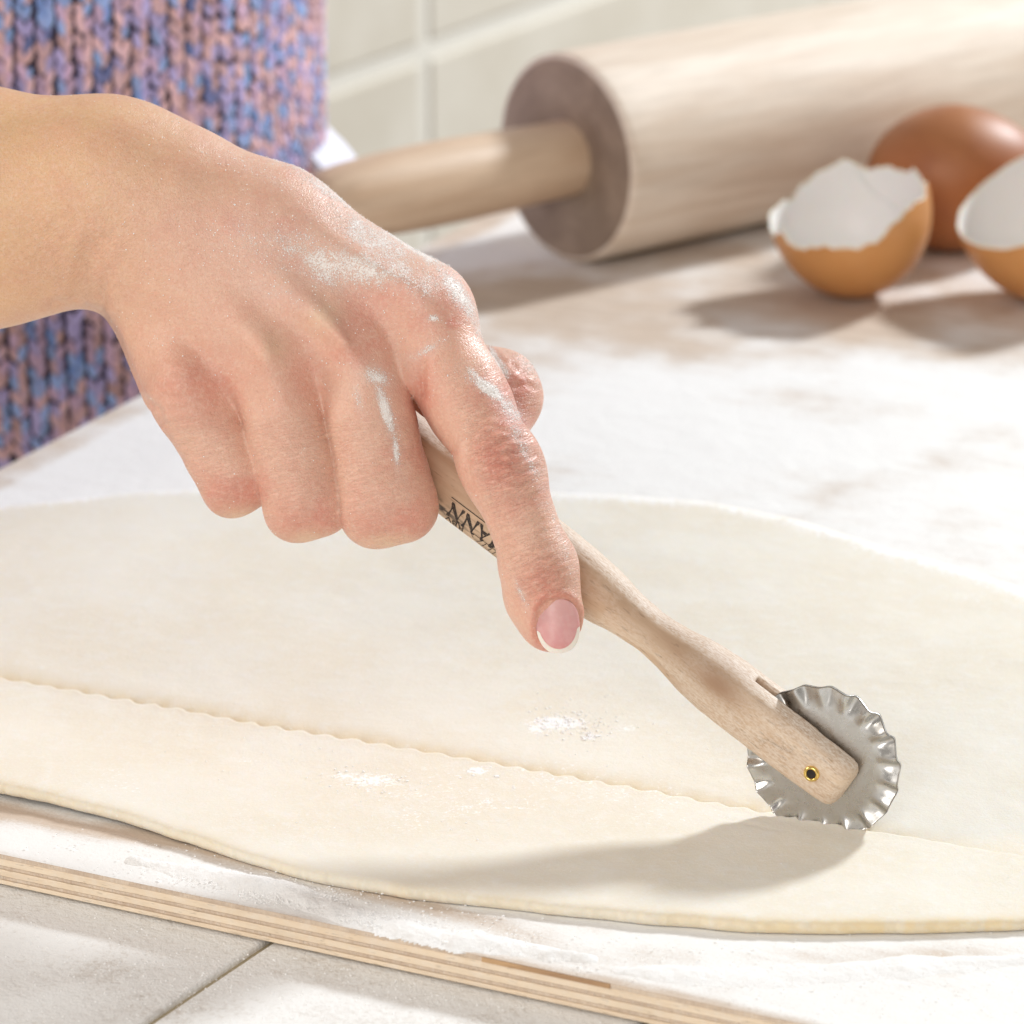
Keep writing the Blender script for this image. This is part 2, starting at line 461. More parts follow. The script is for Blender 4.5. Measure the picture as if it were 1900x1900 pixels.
# ---------------------------------------------------------------- pastry board
board = empty('pastry_board', corner)
tag(board, 'pale plywood pastry board dusted with white flour under the dough sheet', 'board')
BROT = Matrix(((e2.x, e1.x, 0), (e2.y, e1.y, 0), (0, 0, 1))).to_4x4()
board.matrix_world = Matrix.Translation(corner) @ BROT     # local x along the front edge, y away, z up
thick = [0.0011, 0.0016, 0.0009, 0.0015, 0.0009, 0.0010]
zz = 0.0
for k, t in enumerate(thick):
    z1 = zz - t
    inset = 0.00025 if k % 2 == 0 and k > 0 else 0.0
    matp = (PLYD if k in (0, 2, 4) else PLYL)
    nx = 240
    if k == 0:
        nx, ny = 300, 400
        X = np.linspace(0, L2, nx); Y = L1 * np.linspace(0, 1, ny) ** 1.6
        XX, YY = np.meshgrid(X, Y, indexing='ij')
        P = np.stack([XX, YY, np.zeros_like(XX)], -1).reshape(-1, 3)
        F = gridfaces(nx, ny)
        Mw = np.array(board.matrix_world)
        W = P @ Mw[:3, :3].T + Mw[:3, 3]
        px, py = proj(W)
        n = fbm(P[:, 0] * 30, P[:, 1] * 30, seed=5)
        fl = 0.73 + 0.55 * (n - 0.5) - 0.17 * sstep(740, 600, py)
        # bare wood along the dough's front edge, thinner flour by the eggs and the pin
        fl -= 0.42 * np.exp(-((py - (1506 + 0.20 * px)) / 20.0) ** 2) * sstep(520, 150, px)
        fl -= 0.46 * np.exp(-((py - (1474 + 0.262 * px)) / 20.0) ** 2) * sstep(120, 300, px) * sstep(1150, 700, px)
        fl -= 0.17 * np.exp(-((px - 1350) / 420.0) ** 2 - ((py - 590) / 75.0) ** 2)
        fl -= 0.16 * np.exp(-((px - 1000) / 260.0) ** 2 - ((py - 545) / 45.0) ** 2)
        fl -= 0.16 * np.exp(-((px - 1500) / 500.0) ** 2 - ((py - 1775) / 22.0) ** 2)
        fl -= 0.25 * sstep(0.004, 0.0, P[:, 1]) + 0.2 * sstep(0.012, 0.008, P[:, 0])
        bot = np.array([[0, 0, z1], [L2, 0, z1], [L2, L1, z1], [0, L1, z1]])
        nv = len(P)
        verts = np.concatenate([P, bot])
        idx = lambda i, j: i * ny + j
        F = [tuple(f) for f in F]
        F = [f[::-1] for f in F]
        face = mesh('face_veneer', P, gridfaces(nx, ny)[:, ::-1], BOARD, board)
        attr(face, 'flour', fl)
        face.location.z = 0.0
    p = bevel_box('ply', (L2 - 2 * inset, L1 - 2 * inset, t - 0.00006), (L2 / 2, L1 / 2, (zz + z1) / 2 - (0.00004 if k == 0 else 0)), matp, board, 0.00012, None, 1)
    zz = z1
kx = (gp(1015, 1797) - corner).dot(e2)
bevel_box('knot', (0.028, 0.0004, 0.0010), (kx, -0.00010, -0.0006), KNOT, board, 0.00008, None, 1)

# ---------------------------------------------------------------- cutter placement (needed by dough)
AC = R(23.9)
ec = Vector((math.cos(AC), -math.sin(AC), 0))         # direction of the cut (to the right, nearer)
nq = Vector((math.sin(AC), math.cos(AC), 0))          # across the cut, away from the camera
WC = cp(1527, 1402, 0); WC.z = 0.0171
WR = 0.0171
W0 = Vector((WC.x, WC.y, 0))

# ---------------------------------------------------------------- dough sheet
def pq(pt):
    d = pt - W0
    return d.dot(ec), d.dot(nq)
front_px = [(-420, 1395), (-150, 1450), (0, 1484), (120, 1508), (237, 1537), (379, 1578), (450, 1604), (568, 1637), (710, 1665), (900, 1687), (1147, 1713), (1379, 1733), (1495, 1737), (1669, 1736), (1900, 1729), (2100, 1715), (2300, 1690)]
back_px = [(-600, 1060), (-300, 985), (0, 929), (237, 903), (355, 897), (600, 888), (850, 893), (1050, 904), (1160, 908), (1330, 921), (1480, 953), (1640, 1003), (1800, 1045), (1900, 1078), (2050, 1140), (2300, 1300)]
fp = np.array([pq(gp(x, y)) for x, y in front_px]); bp = np.array([pq(gp(x, y, 0.003)) for x, y in back_px])
fp = fp[np.argsort(fp[:, 0])]; bp = bp[np.argsort(bp[:, 0])]
lp, lq = pq(gp(-70, 940, 0.003))
fp = np.concatenate([[[lp - 0.004, lq - 0.012], [lp + 0.004, lq - 0.10], [lp + 0.02, fp[0, 1] - 0.004 if fp[0, 0] > lp + 0.02 else lq - 0.16]], fp[fp[:, 0] > lp + 0.03]])
bp = np.concatenate([[[lp - 0.004, lq - 0.004]], bp[bp[:, 0] > lp + 0.004]])
p0, p1 = max(fp[0, 0], bp[0, 0]) + 0.002, min(fp[-1, 0], bp[-1, 0]) - 0.002
PC = np.arange(p0, p1, 0.00055)
def smooth_interp(x, t):
    y = np.interp(x, t[:, 0], t[:, 1]); k = 41
    ypad = np.concatenate([np.full(k, y[0]), y, np.full(k, y[-1])])
    return np.convolve(ypad, np.hanning(k) / np.hanning(k).sum(), 'same')[k:-k]
QF = smooth_interp(PC, fp) + 0.0010 * (fbm(PC * 120, PC * 0 + 3, seed=9) - 0.5)
QB = smooth_interp(PC, bp) + 0.0020 * (fbm(PC * 60, PC * 0 + 8, seed=10) - 0.5)
T0 = 0.0028
lam = 0.0066
wave = 0.00062 * np.sin(2 * np.pi * PC / lam + 0.7 * np.sin(PC * 90)) + 0.00025 * (fbm(PC * 500, PC * 0 + 1, seed=3) - 0.5)
wave *= 0.55 + 0.9 * fbm(PC * 110, PC * 0 + 2, seed=15)
wave *= np.where(PC > -0.006, np.clip(1 - (PC + 0.006) / 0.02, 0.25, 1), 1)
QC = 0.0006 + wave
amp_n = 0.75 + 0.5 * fbm(PC * 70, PC * 0 + 5, seed=14)
amp = amp_n * (1 + 0.25 * np.exp(-(PC / 0.012) ** 2)) * np.where(PC < 0.010, 1.0, np.clip(1 - (PC - 0.010) / 0.040, 0, 1) * 0.55)
# rows: front face, top to the cut, cut wall, top beyond, back face
rows = []
def row(q, z, cut): rows.append((q, z, cut))
edge_n = fbm(PC * 900, PC * 0, seed=21) - 0.5
lift = 0.0012 * sstep(-0.10, -0.17, PC)
for (dq, hz, c) in [(0.0005, 0.0, 1), (0.0, 0.20, 1), (-0.0002, 0.42, 1), (-0.0001, 0.62, 1), (0.0003, 0.80, 0.9), (0.0010, 0.93, 0.6), (0.0022, 0.99, 0.25), (0.0040, 1.0, 0.05)]:
    row(QF + dq + (0.0006 * edge_n + 0.0005 * (fbm(PC * 1500, PC * 0 + 9 * hz, seed=23, octv=3) - 0.5)) * (hz > 0) * (hz < 0.99), hz * T0 + lift, c)
for s in np.linspace(0, 1, 60)[1:]:
    row(QF + 0.004 + (QC - 0.0076 - QF) * s, T0 + lift * (1 - s) ** 2, 0)
for dq, dz in [(-0.0030, 0.0), (-0.0018, 0.00005), (-0.0010, 0.00014), (-0.0005, 0.00016), (-0.0002, 0.00010), (0.0, -0.0001), (0.00015, -0.0005), (0.00025, -0.0010), (0.00035, -0.0014), (0.00048, -0.0018), (0.00066, -0.0020)]:
    row(QC + dq, T0 + dz * amp, 0.0 if dz > -0.0002 else 0.3)
for dq in [0.0009, 0.0013, 0.0019, 0.0026, 0.0034, 0.0044, 0.0056, 0.0070, 0.009, 0.0115, 0.0145]:
    row(QC * np.exp(-dq / 0.004) + 0.0006 * (1 - np.exp(-dq / 0.004)) + dq, T0 - 0.0021 * amp * np.exp(-((dq - 0.0006) / 0.0034) ** 1.35), 0.85 * math.exp(-(dq / 0.0042) ** 2))  # ochre tint on the far slope deepens its shading by colour
for s in np.linspace(0, 1, 70)[1:]:
    row(0.0151 + (QB - 0.006 - 0.0151) * s, T0 + 0 * PC, 0)
for dq, hz in [(-0.005, 0.9), (-0.003, 0.75), (-0.0015, 0.55), (-0.0005, 0.32), (0.0, 0.0)]:
    row(QB + dq, hz * T0 + 0 * PC, 0.3)
nr = len(rows)
Q = np.stack([r[0] for r in rows], 1)
Z = np.stack([r[1] + 0 * PC for r in rows], 1)
CF = np.stack([np.full_like(PC, r[2]) for r in rows], 1)
CF[:, 8:-5] *= np.clip(amp, 0, 1)[:, None]
CF[:, :8] *= (0.38 + 0.62 * sstep(-0.03, 0.03, PC))[:, None] * (0.6 + 0.8 * (fbm(PC * 160, PC * 0, seed=29) > 0.5))[:, None].clip(0, 1)
PP = np.repeat(PC[:, None], nr, 1)
nz = 0.0009 * (fbm(PP * 22, Q * 22, seed=31) - 0.5) + 0.00036 * (fbm(PP * 110, Q * 110, seed=33) - 0.5)
Z = np.where(Z > 0.0004, Z + nz * np.clip(Z / T0, 0, 1), Z)
# drag wrinkles pulled up by the wheel on the far side of the cut
for (pa, qa, pb, qb, d) in [(-0.045, 0.012, -0.012, 0.0045, 0.00025), (-0.038, 0.013, -0.010, 0.0075, 0.0002), (-0.050, 0.019, -0.014, 0.012, 0.00022), (-0.030, 0.016, -0.012, 0.0135, 0.0002), (-0.024, -0.006, -0.004, -0.0075, 0.0002), (-0.028, 0.0205, -0.012, 0.0165, 0.0002)]:
    t = np.clip((PP - pa) / (pb - pa), 0, 1)
    qq = qa + (qb - qa) * t
    on = sstep(0, .3, t) * sstep(1, .75, t)
    Z = Z - d * on * np.exp(-((Q - qq) / 0.0006) ** 2)
# faint long wrinkles
for k in range(16):
    pa, qa = rng.uniform(-0.2, 0.06), rng.uniform(0.01, 0.16); ln = rng.uniform(0.01, 0.03); sl = rng.uniform(-0.45, 0.1)
    t = (PP - pa) / ln
    qq = qa + sl * (PP - pa) + 0.0012 * np.sin(t * 5 + k)
    Z = Z - 0.00013 * np.exp(-(t * 2 - 1) ** 2 * 2) * np.tanh((Q - qq) / 0.0005) * np.exp(-((Q - qq) / 0.0035) ** 2)
V = np.stack([W0.x + ec.x * PP + nq.x * Q, W0.y + ec.y * PP + nq.y * Q, Z + 0.00015], -1).reshape(-1, 3)
dough = mesh('dough_sheet', V, gridfaces(len(PC), nr)[:, ::-1], DOUGH)
attr(dough, 'cutface_and_shade', CF.reshape(-1))
dpx, dpy = proj(V)
dfl = np.zeros(len(V))
for (x, y, sx, sy, a) in [(1035, 1342, 62, 15, 1.0), (1095, 1368, 20, 7, 0.9), (1000, 1355, 30, 8, 0.8), (690, 1448, 75, 16, 0.75), (885, 1430, 22, 10, 0.95), (640, 1440, 40, 10, 0.7), (760, 1475, 70, 14, 0.5), (1160, 1352, 30, 10, 0.6), (1080, 1300, 30, 8, 0.45), (460, 1410, 30, 10, 0.5)]:
    dfl = np.maximum(dfl, a * np.exp(-((dpx - x) / sx) ** 2 - ((dpy - y) / sy) ** 2))
backd = (QB[:, None] - Q).reshape(-1)
dfl = np.maximum(dfl, sstep(0.020, 0.002, backd) * (0.45 + 0.75 * fbm(V[:, 0] * 60, V[:, 1] * 60, seed=37)))
dfl = np.maximum(dfl, 0.62 * sstep(0.55, 0.75, fbm(V[:, 0] * 16, V[:, 1] * 16, seed=38)) * fbm(V[:, 0] * 90, V[:, 1] * 90, seed=39))
attr(dough, 'flour', dfl)
tag(dough, 'thin cream rolled-out dough sheet with a wavy cut across it', 'dough')

def top_z(p, q):
    return T0 + 0.0002

# ---------------------------------------------------------------- surface nets
def surface_nets(f, org, h):
    nx, ny, nz = f.shape
    s = f < 0
    c = [s[a:nx - 1 + a, b:ny - 1 + b, d:nz - 1 + d] for a in (0, 1) for b in (0, 1) for d in (0, 1)]
    cnt = sum(x.astype(np.int8) for x in c)
    act = (cnt > 0) & (cnt < 8)
    I = np.argwhere(act)
    vid = np.full(act.shape, -1, np.int64); vid[act] = np.arange(len(I))
    corners = [(a, b, d) for a in (0, 1) for b in (0, 1) for d in (0, 1)]
    val = {k: f[I[:, 0] + k[0], I[:, 1] + k[1], I[:, 2] + k[2]].astype(np.float64) for k in corners}
    acc = np.zeros((len(I), 3)); n = np.zeros(len(I))
    for k in corners:
        for ax in range(3):
            if k[ax] == 0:
                k2 = list(k); k2[ax] = 1; k2 = tuple(k2)
                a, b = val[k], val[k2]
                cr = (a < 0) != (b < 0)
                t = np.where(cr, a / np.where(a == b, 1, a - b), 0)
                pos = np.tile(np.array(k, float), (len(I), 1)); pos[:, ax] += t
                acc += np.where(cr[:, None], pos, 0); n += cr
    P = org + h * (I + acc / n[:, None])
    Fs = []
    for ax in range(3):
        o1, o2 = [(1, 2), (2, 0), (0, 1)][ax]
        sl0 = [slice(1, -1)] * 3; sl1 = [slice(1, -1)] * 3
        sl0[ax] = slice(0, f.shape[ax] - 1); sl1[ax] = slice(1, f.shape[ax])
        a, b = s[tuple(sl0)], s[tuple(sl1)]
        E = np.argwhere(a != b)
        flip = a[E[:, 0], E[:, 1], E[:, 2]]
        base = E.copy()
        for q in range(3):
            if q != ax: base[:, q] += 1
        def cell(d1, d2):
            cidx = base.copy(); cidx[:, o1] -= d1; cidx[:, o2] -= d2
            return vid[cidx[:, 0], cidx[:, 1], cidx[:, 2]]
        qd = np.stack([cell(1, 1), cell(0, 1), cell(0, 0), cell(1, 0)], 1)
        qd[~flip] = qd[~flip][:, ::-1]
        Fs.append(qd)
    return P, np.concatenate(Fs)

def smin(a, b, k):
    h = np.maximum(k - np.abs(a - b), 0) / k
    return np.minimum(a, b) - h * h * k * 0.25

# ---------------------------------------------------------------- pastry wheel cutter
EL = R(30.6)
ax = (-ec) * math.cos(EL) + Vector((0, 0, math.sin(EL)))     # from wheel up the handle
nn = -nq                                                     # towards the camera
up = nn.cross(ax)
CM = Matrix(((ax.x, up.x, nn.x, WC.x), (ax.y, up.y, nn.y, WC.y), (ax.z, up.z, nn.z, WC.z), (0, 0, 0, 1)))
cutter = empty('pastry_cutter', mat=CM)
tag(cutter, 'wooden handled pastry cutter with fluted steel wheel held in the hand', 'pastry cutter')
HS = np.array([-7.6, -6.5, 6, 17, 27, 34, 40, 45.5, 52, 60, 70, 82, 97, 115, 132, 141, 146])
HY = np.array([5.3, 5.8, 6.3, 6.35, 6.5, 6.1, 5.1, 4.45, 5.0, 6.5, 7.2, 7.4, 7.4, 7.3, 7.0, 6.2, 3.0])
HZ = np.array([6.4, 6.9, 7.1, 7.1, 7.0, 6.6, 5.7, 5.2, 5.6, 6.6, 7.0, 7.2, 7.2, 7.1, 6.8, 6.0, 3.0])
def hprof(s, t):
    si = np.arange(-12, 152, 0.25)
    y = np.interp(si, HS, t); y = np.convolve(np.pad(y, 12, 'edge'), np.hanning(17) / np.hanning(17).sum(), 'same')[12:-12]
    return np.interp(s, si, y)
def handle_sdf(S, Y, Zn, slot=True, inflate=0.0):
    ry, rz = hprof(S, HY) + inflate, hprof(S, HZ) + inflate
    p = np.interp(S, [0, 24, 40, 200], [3.6, 3.0, 2.1, 2.1])
    r = (np.abs(Y / ry) ** p + np.abs(Zn / rz) ** p) ** (1 / p)
    d = (r - 1) * np.minimum(ry, rz)
    d = -smin(-d, -((-7.6 - inflate) - S), 2.6); d = np.maximum(d, S - (146 + inflate))
    # soft wear of the end corners
    if slot:
        sl = np.maximum(np.abs(Zn) - 1.25, S - 21.5)
        d = np.maximum(d, -sl)
    return d
h = 0.4
gs, gy, gz = np.arange(-10, 149, h), np.arange(-9, 9.01, h), np.arange(-9, 9.01, h)
S, Y, Zn = np.meshgrid(gs, gy, gz, indexing='ij')
dh = handle_sdf(S, Y, Zn) + 0.25 * (fbm(S * 0.35, Y * 0.5, Zn * 0.5, seed=4, octv=3) - 0.5)
P, F = surface_nets(dh, np.array([gs[0], gy[0], gz[0]]), h)
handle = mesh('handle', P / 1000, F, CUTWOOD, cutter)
s_, y_, z_ = P[:, 0], -P[:, 1], P[:, 2]
nse = fbm(s_ * 0.8, y_ * 2.2, z_ * 2.2, seed=6)
stain = np.exp(-((s_ - 100.5) / 5.0) ** 2 - ((y_ + 3.0 - (s_ - 100) * 0.12) / 1.7) ** 2) * (z_ > 0) * sstep(0.30, 0.62, nse) * 1.25
stain += 0.55 * np.exp(-((s_ - 93) / 4.5) ** 2 - ((y_ + 3.4) / 2.0) ** 2) * (z_ > 0) * sstep(0.42, 0.70, nse)
stain += 0.5 * np.exp(-((s_ - 7 + (y_ - 1.5) * 2.2) / 2.2) ** 2 - ((y_ - 1.5) / 3.0) ** 2) * (z_ > 0) * sstep(0.42, 0.66, nse)
attr(handle, 'stain', np.clip(stain, 0, 0.92))
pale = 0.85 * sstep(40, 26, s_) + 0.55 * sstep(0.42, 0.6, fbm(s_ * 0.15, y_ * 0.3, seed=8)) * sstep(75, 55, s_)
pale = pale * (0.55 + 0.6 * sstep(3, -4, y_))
attr(handle, 'pale', np.clip(np.maximum(np.clip(pale, 0, 0.65), 1.4 * sstep(0.80, 0.97, y_ / hprof(s_, HY))), 0, 1))  # top ridge whitened: the key's grazing rim highlight painted into the wood
tan = 0.75 * np.exp(-((s_ - 27) / 6) ** 2 - ((y_ - 3.0) / 2.8) ** 2) * (z_ > 0) + 0.22 * sstep(-1.5, 3.5, y_) * sstep(14, 24, s_)
attr(handle, 'tan', np.clip(tan + 0.22 * np.exp(-((s_ - 40) / 7) ** 2 - ((y_ - 2.5) / 2.5) ** 2), 0, 1))

# fluted wheel
nrad, nang, NF = 26, 432, 18
rr = np.concatenate([np.linspace(0.0012, 0.66, 8), np.linspace(0.70, 1.0, nrad - 8)])
th = np.linspace(0, 2 * np.pi, nang, endpoint=False)
RR, TT = np.meshgrid(rr, th, indexing='ij')
ramp = sstep(0.70, 0.93, RR)
wz = ramp * 0.00078 * np.sin(NF * TT + 0.5 * np.sin(NF * TT)) * (1 + 0.25 * np.sin(3 * TT + 1))
rim = 1.0 + 0.006 * np.cos(NF * TT * 1.0 + 0.6) * sstep(0.85, 1, RR)
dish = 0.0 * RR
tk = 0.00030
def wheel_side(sgn):
    return np.stack([RR * WR * rim * np.cos(TT), RR * WR * rim * np.sin(TT), wz + dish + sgn * tk], -1).reshape(-1, 3)
Fa = gridfaces(nrad, nang, True)
top, bot = wheel_side(1), wheel_side(-1)
nv = len(top)
i = np.arange(nang); j = (i + 1) % nang
rb = (nrad - 1) * nang
strip = np.stack([rb + i, rb + nv + i, rb + nv + j, rb + j], 1)
wheel = mesh('wheel', np.concatenate([top, bot]), np.concatenate([Fa[:, ::-1], Fa + nv, strip[:, ::-1]]), STEEL, cutter)

def lathe(name, prof, mat, parent, n=48, axis='Z', mtx=None):
    prof = np.array(prof, float); a = np.linspace(0, 2 * np.pi, n, endpoint=False)
    P = np.stack([prof[:, 0][:, None] * np.cos(a), prof[:, 0][:, None] * np.sin(a), np.repeat(prof[:, 1][:, None], n, 1)], -1).reshape(-1, 3)
    if mtx is not None:
        M = np.array(mtx); P = P @ M[:3, :3].T + M[:3, 3]
    return mesh(name, P, gridfaces(len(prof), n, True), mat, parent)
zf = 0.00735
rv = lathe('rivet', [(0.00172, zf - 0.0008), (0.00175, zf - 0.0001), (0.00160, zf + 0.00022), (0.00136, zf + 0.00032), (0.00112, zf + 0.00022), (0.00100, zf + 0.0000), (0.00098, zf - 0.0006)], BRASS, cutter, 40)
lathe('hole_shade_disc', [(0.00104, zf - 0.00002), (0.00060, zf - 0.00006), (0.0, zf - 0.00008)], DARK, rv, 24)  # nearly flush black disc, the hole's shade put into its colour
lathe('rivet', [(0.0, -zf - 0.0004), (0.0010, -zf - 0.0004), (0.0016, -zf - 0.0002), (0.0017, -zf + 0.0006)], BRASS, cutter, 32)

# lettering printed round the handle
def wrap_to_handle(x, y, s0, ang0):
    """x text right (away from the wheel), y text up (downwards on the near face), metres"""
    s = s0 + x * 1000
    rad = 7.3
    a = ang0 + y * 1000 / rad
    yy = np.sin(a); zz_ = np.cos(a)
    ry, rz = hprof(s, HY), hprof(s, HZ)
    p = np.interp(s, [0, 24, 40, 200], [4.6, 3.4, 2.1, 2.1])
    k = (np.abs(yy / ry) ** p + np.abs(zz_ / rz) ** p) ** (-1 / p) + 0.14
    return np.stack([s, yy * k, zz_ * k], -1) / 1000
def text_on_handle(txt, size, s0, ang0, shear=0.0, stretch=1.0, offset=0.0):
    cu = bpy.data.curves.new('lettering', 'FONT'); cu.body = txt; cu.size = size; cu.shear = shear; cu.offset = offset
    cu.align_x = 'LEFT'; cu.resolution_u = 3
    ob = bpy.data.objects.new('lettering', cu); col.objects.link(ob)
    bpy.context.view_layer.update()
    me = bpy.data.meshes.new_from_object(ob.evaluated_get(bpy.context.evaluated_depsgraph_get()))
    bpy.data.objects.remove(ob)
    n = len(me.vertices); co = np.zeros(n * 3); me.vertices.foreach_get('co', co); co = co.reshape(-1, 3)
    co = wrap_to_handle(co[:, 0] * stretch, co[:, 1], s0, ang0)
    me.vertices.foreach_set('co', co.astype(np.float32).ravel()); me.update()
    me.materials.clear(); me.materials.append(INK)
    o = bpy.data.objects.new('lettering', me); col.objects.link(o); o.parent = cutter
    return o
text_on_handle('MANN', 0.0056, 81.0, R(1), 0.0, 0.92, 0.00016)
text_on_handle('RBV', 0.0030, 91.2, R(33), 0.0, 0.95, 0.00002)
def ink_lines(name, segs, wdt=0.00022):
    vs, fs = [], []
    for (x0, y0, x1, y1) in segs:
        d = math.hypot(x1 - x0, y1 - y0); nx_, ny_ = -(y1 - y0) / d * wdt / 2, (x1 - x0) / d * wdt / 2
        k = 6; b = len(vs)
        for q in range(k + 1):
            t = q / k; x, y = x0 + (x1 - x0) * t, y0 + (y1 - y0) * t
            vs += [(x + nx_, y + ny_), (x - nx_, y - ny_)]
        for q in range(k): fs.append((b + 2 * q, b + 2 * q + 1, b + 2 * q + 3, b + 2 * q + 2))
    vs = np.array(vs)
    return mesh(name, wrap_to_handle(vs[:, 0], vs[:, 1] - 0.0022, 82.5, 0.0), [f for f in fs], INK, cutter)
ink_lines('printed_border', [(-0.003, 0.0014, 0.0145, 0.0014)])
bx0 = 0.0; 
ink_lines('printed_emblem', [(-0.004, 0.0058, 0.0072, 0.0058), (0.0072, 0.0058, 0.0060, 0.0074), (0.0060, 0.0074, 0.0050, 0.0076), (0.0050, 0.0076, 0.0040, 0.0062),
                             (0.0028, 0.0060, 0.0036, 0.0080), (0.0012, 0.0060, 0.0020, 0.0080), (0.0, 0.0060, 0.0008, 0.0080), (-0.002, 0.0062, -0.001, 0.0080), (-0.003, 0.0080, 0.0052, 0.0080)], 0.00018)

# ---------------------------------------------------------------- hand and forearm
def C(px, py, wmm):
    """camera-frame millimetres"""
    dep = 800 - wmm
    return np.array([(px - 950) / FPX * dep, -(py - 950) / FPX * dep, -dep + 800])
hh = 0.5
lo_ = np.array([-172.0, -36.0, -86.0]); hi_ = np.array([24.0, 98.0, 24.0])
NX, NY, NZ = [int((b - a) / hh) + 1 for a, b in zip(lo_, hi_)]
GX = (lo_[0] + hh * np.arange(NX)).astype(np.float32); GY = (lo_[1] + hh * np.arange(NY)).astype(np.float32); GZ = (lo_[2] + hh * np.arange(NZ)).astype(np.float32)
BIG = 30.0

class Field:
    def __init__(s): s.f = np.full((NX, NY, NZ), BIG, np.float32)
    def cap(s, a, b, ra, rb, k=4.0, flat=None, sub=False):
        """tapered capsule; flat=(direction, factor) thins it along a direction"""
        a = np.asarray(a, float); b = np.asarray(b, float); m_ = max(ra, rb) * 1.6 + 10
        l = np.minimum(a, b) - m_; u = np.maximum(a, b) + m_
        i0 = np.clip(((l - lo_) / hh).astype(int), 0, [NX, NY, NZ]); i1 = np.clip(((u - lo_) / hh).astype(int) + 1, 0, [NX, NY, NZ])
        sl = tuple(slice(i0[q], i1[q]) for q in range(3))
        X, Y, Z = GX[sl[0]][:, None, None], GY[sl[1]][None, :, None], GZ[sl[2]][None, None, :]
        ab = b - a; L = max(ab @ ab, 1e-6)
        px_, py_, pz_ = X - a[0], Y - a[1], Z - a[2]
        t = np.clip((px_ * ab[0] + py_ * ab[1] + pz_ * ab[2]) / L, 0, 1)
        dx, dy, dz = px_ - t * ab[0], py_ - t * ab[1], pz_ - t * ab[2]
        d2 = dx * dx + dy * dy + dz * dz
        if flat:
            fd = np.asarray(flat[0], float); fd = fd / np.linalg.norm(fd)
            c = dx * fd[0] + dy * fd[1] + dz * fd[2]
            d2 = d2 + c * c * (flat[1] ** 2 - 1)
        d = np.sqrt(d2) - (ra + t * (rb - ra))
        if sub: s.f[sl] = -smin(-s.f[sl], d, k)
        else: s.f[sl] = smin(s.f[sl], d, k)
        return s

W_ = np.array([0, 0, 1.0])
PXMM = 8.75
# joints: MCP, PIP, DIP, tip
J = {
 'index': [C(780, 583, -13), C(932, 866, 3), C(1000, 1050, 3.5), C(1026, 1158, 0.5)],
 'middle': [C(662, 665, -9), C(717, 925, -1), C(752, 872, -27), C(690, 770, -38)],
 'ring': [C(508, 698, -9), C(567, 922, -4), C(610, 850, -30), C(555, 740, -40)],
 'pinky': [C(353, 732, -14), C(437, 884, -10), C(470, 820, -33), C(430, 715, -40)],
}
palm = Field()
# forearm: two bones' worth of bulk
palm.cap(C(-560, 350, -62), C(-60, 315, -32), 25, 15.6, 14).cap(C(-60, 315, -32), C(190, 322, -27), 15.6, 14.2, 12)
palm.cap(C(-560, 515, -64), C(-40, 450, -34), 25, 15.2, 14).cap(C(-40, 450, -34), C(135, 432, -29), 15.2, 13.8, 12)
palm.cap(C(-560, 430, -60), C(150, 385, -31), 29, 16.5, 14)
# carpal block
palm.cap(C(190, 330, -27), C(330, 368, -24), 13.6, 13.4, 12)
palm.cap(C(160, 415, -29), C(272, 500, -26), 12.6, 11.0, 4)
# metacarpals
palm.cap(C(250, 340, -25), C(500, 440, -21), 13.8, 14.4, 10).cap(C(500, 440, -21), J['index'][0], 14.4, 11.3, 8)
palm.cap(C(250, 395, -24), J['middle'][0], 13.5, 10.2, 8)
palm.cap(C(245, 440, -25), J['ring'][0], 13.0, 9.8, 8)
palm.cap(C(275, 510, -27), J['pinky'][0], 10.6, 8.8, 3.5)
# palm bulk, heel and thenar
palm.cap(C(300, 480, -38), C(560, 640, -30), 15, 12, 10)
palm.cap(C(380, 470, -40), C(690, 590, -30), 15, 11, 10)
palm.cap(C(278, 570, -34), C(330, 715, -26), 9.0, 8.2, 3)
# knuckle pads and tendons
for nme, dx in (('index', 0), ('middle', 0), ('ring', 0), ('pinky', 0)):
    m0 = J[nme][0]
    palm.cap(m0 + [0, 1.0, 4.6], m0 + [0.5, -3.0, 4.6], 6.5, 5.8, 5.5)
palm.cap(C(430, 455, -11.0), C(640, 632, 2.4), 2.0, 2.5, 4.0)
palm.cap(C(380, 500, -13.0), C(490, 660, 1.0), 1.8, 2.4, 4.0)
palm.cap(C(520, 400, -10.5), C(765, 556, -2.8), 1.8, 2.6, 4.5)
palm.cap(C(330, 430, -13.0), C(430, 500, -10.8), 1.2, 1.3, 4).cap(C(430, 500, -10.8), C(545, 505, -8.0), 1.3, 1.2, 4).cap(C(545, 505, -8.0), C(620, 560, -4.6), 1.2, 1.0, 4)
palm.cap(C(310, 560, -17), C(335, 700, -6), 1.6, 2.2, 5)
# hollows between the knuckles
palm.cap(C(690, 570, 4.8), C(735, 640, 3), 5.2, 5.9, 7, sub=True)
palm.cap(C(565, 640, 6), C(590, 705, 4.6), 4.5, 5.3, 7, sub=True)
palm.cap(C(418, 680, 4.6), C(445, 755, 2.6), 4.5, 5.0, 7, sub=True)
palm.cap(C(640, 520, 5), C(700, 585, 5), 3.2, 3.6, 8, sub=True)
# thumb (behind the index finger)
thumb = Field()
thumb.cap(C(480, 545, -44), C(735, 625, -46), 13, 10.5, 6).cap(C(735, 625, -46), C(920, 735, -34), 9.6, 8.3, 5)
thumb.cap(C(920, 735, -34), C(912, 835, -24), 8.3, 7.4, 4).cap(C(935, 710, -35), C(946, 738, -33), 6.8, 6.8, 4)

thumb.cap(C(690, 610, -36), C(800, 740, -38), 10, 9, 5)

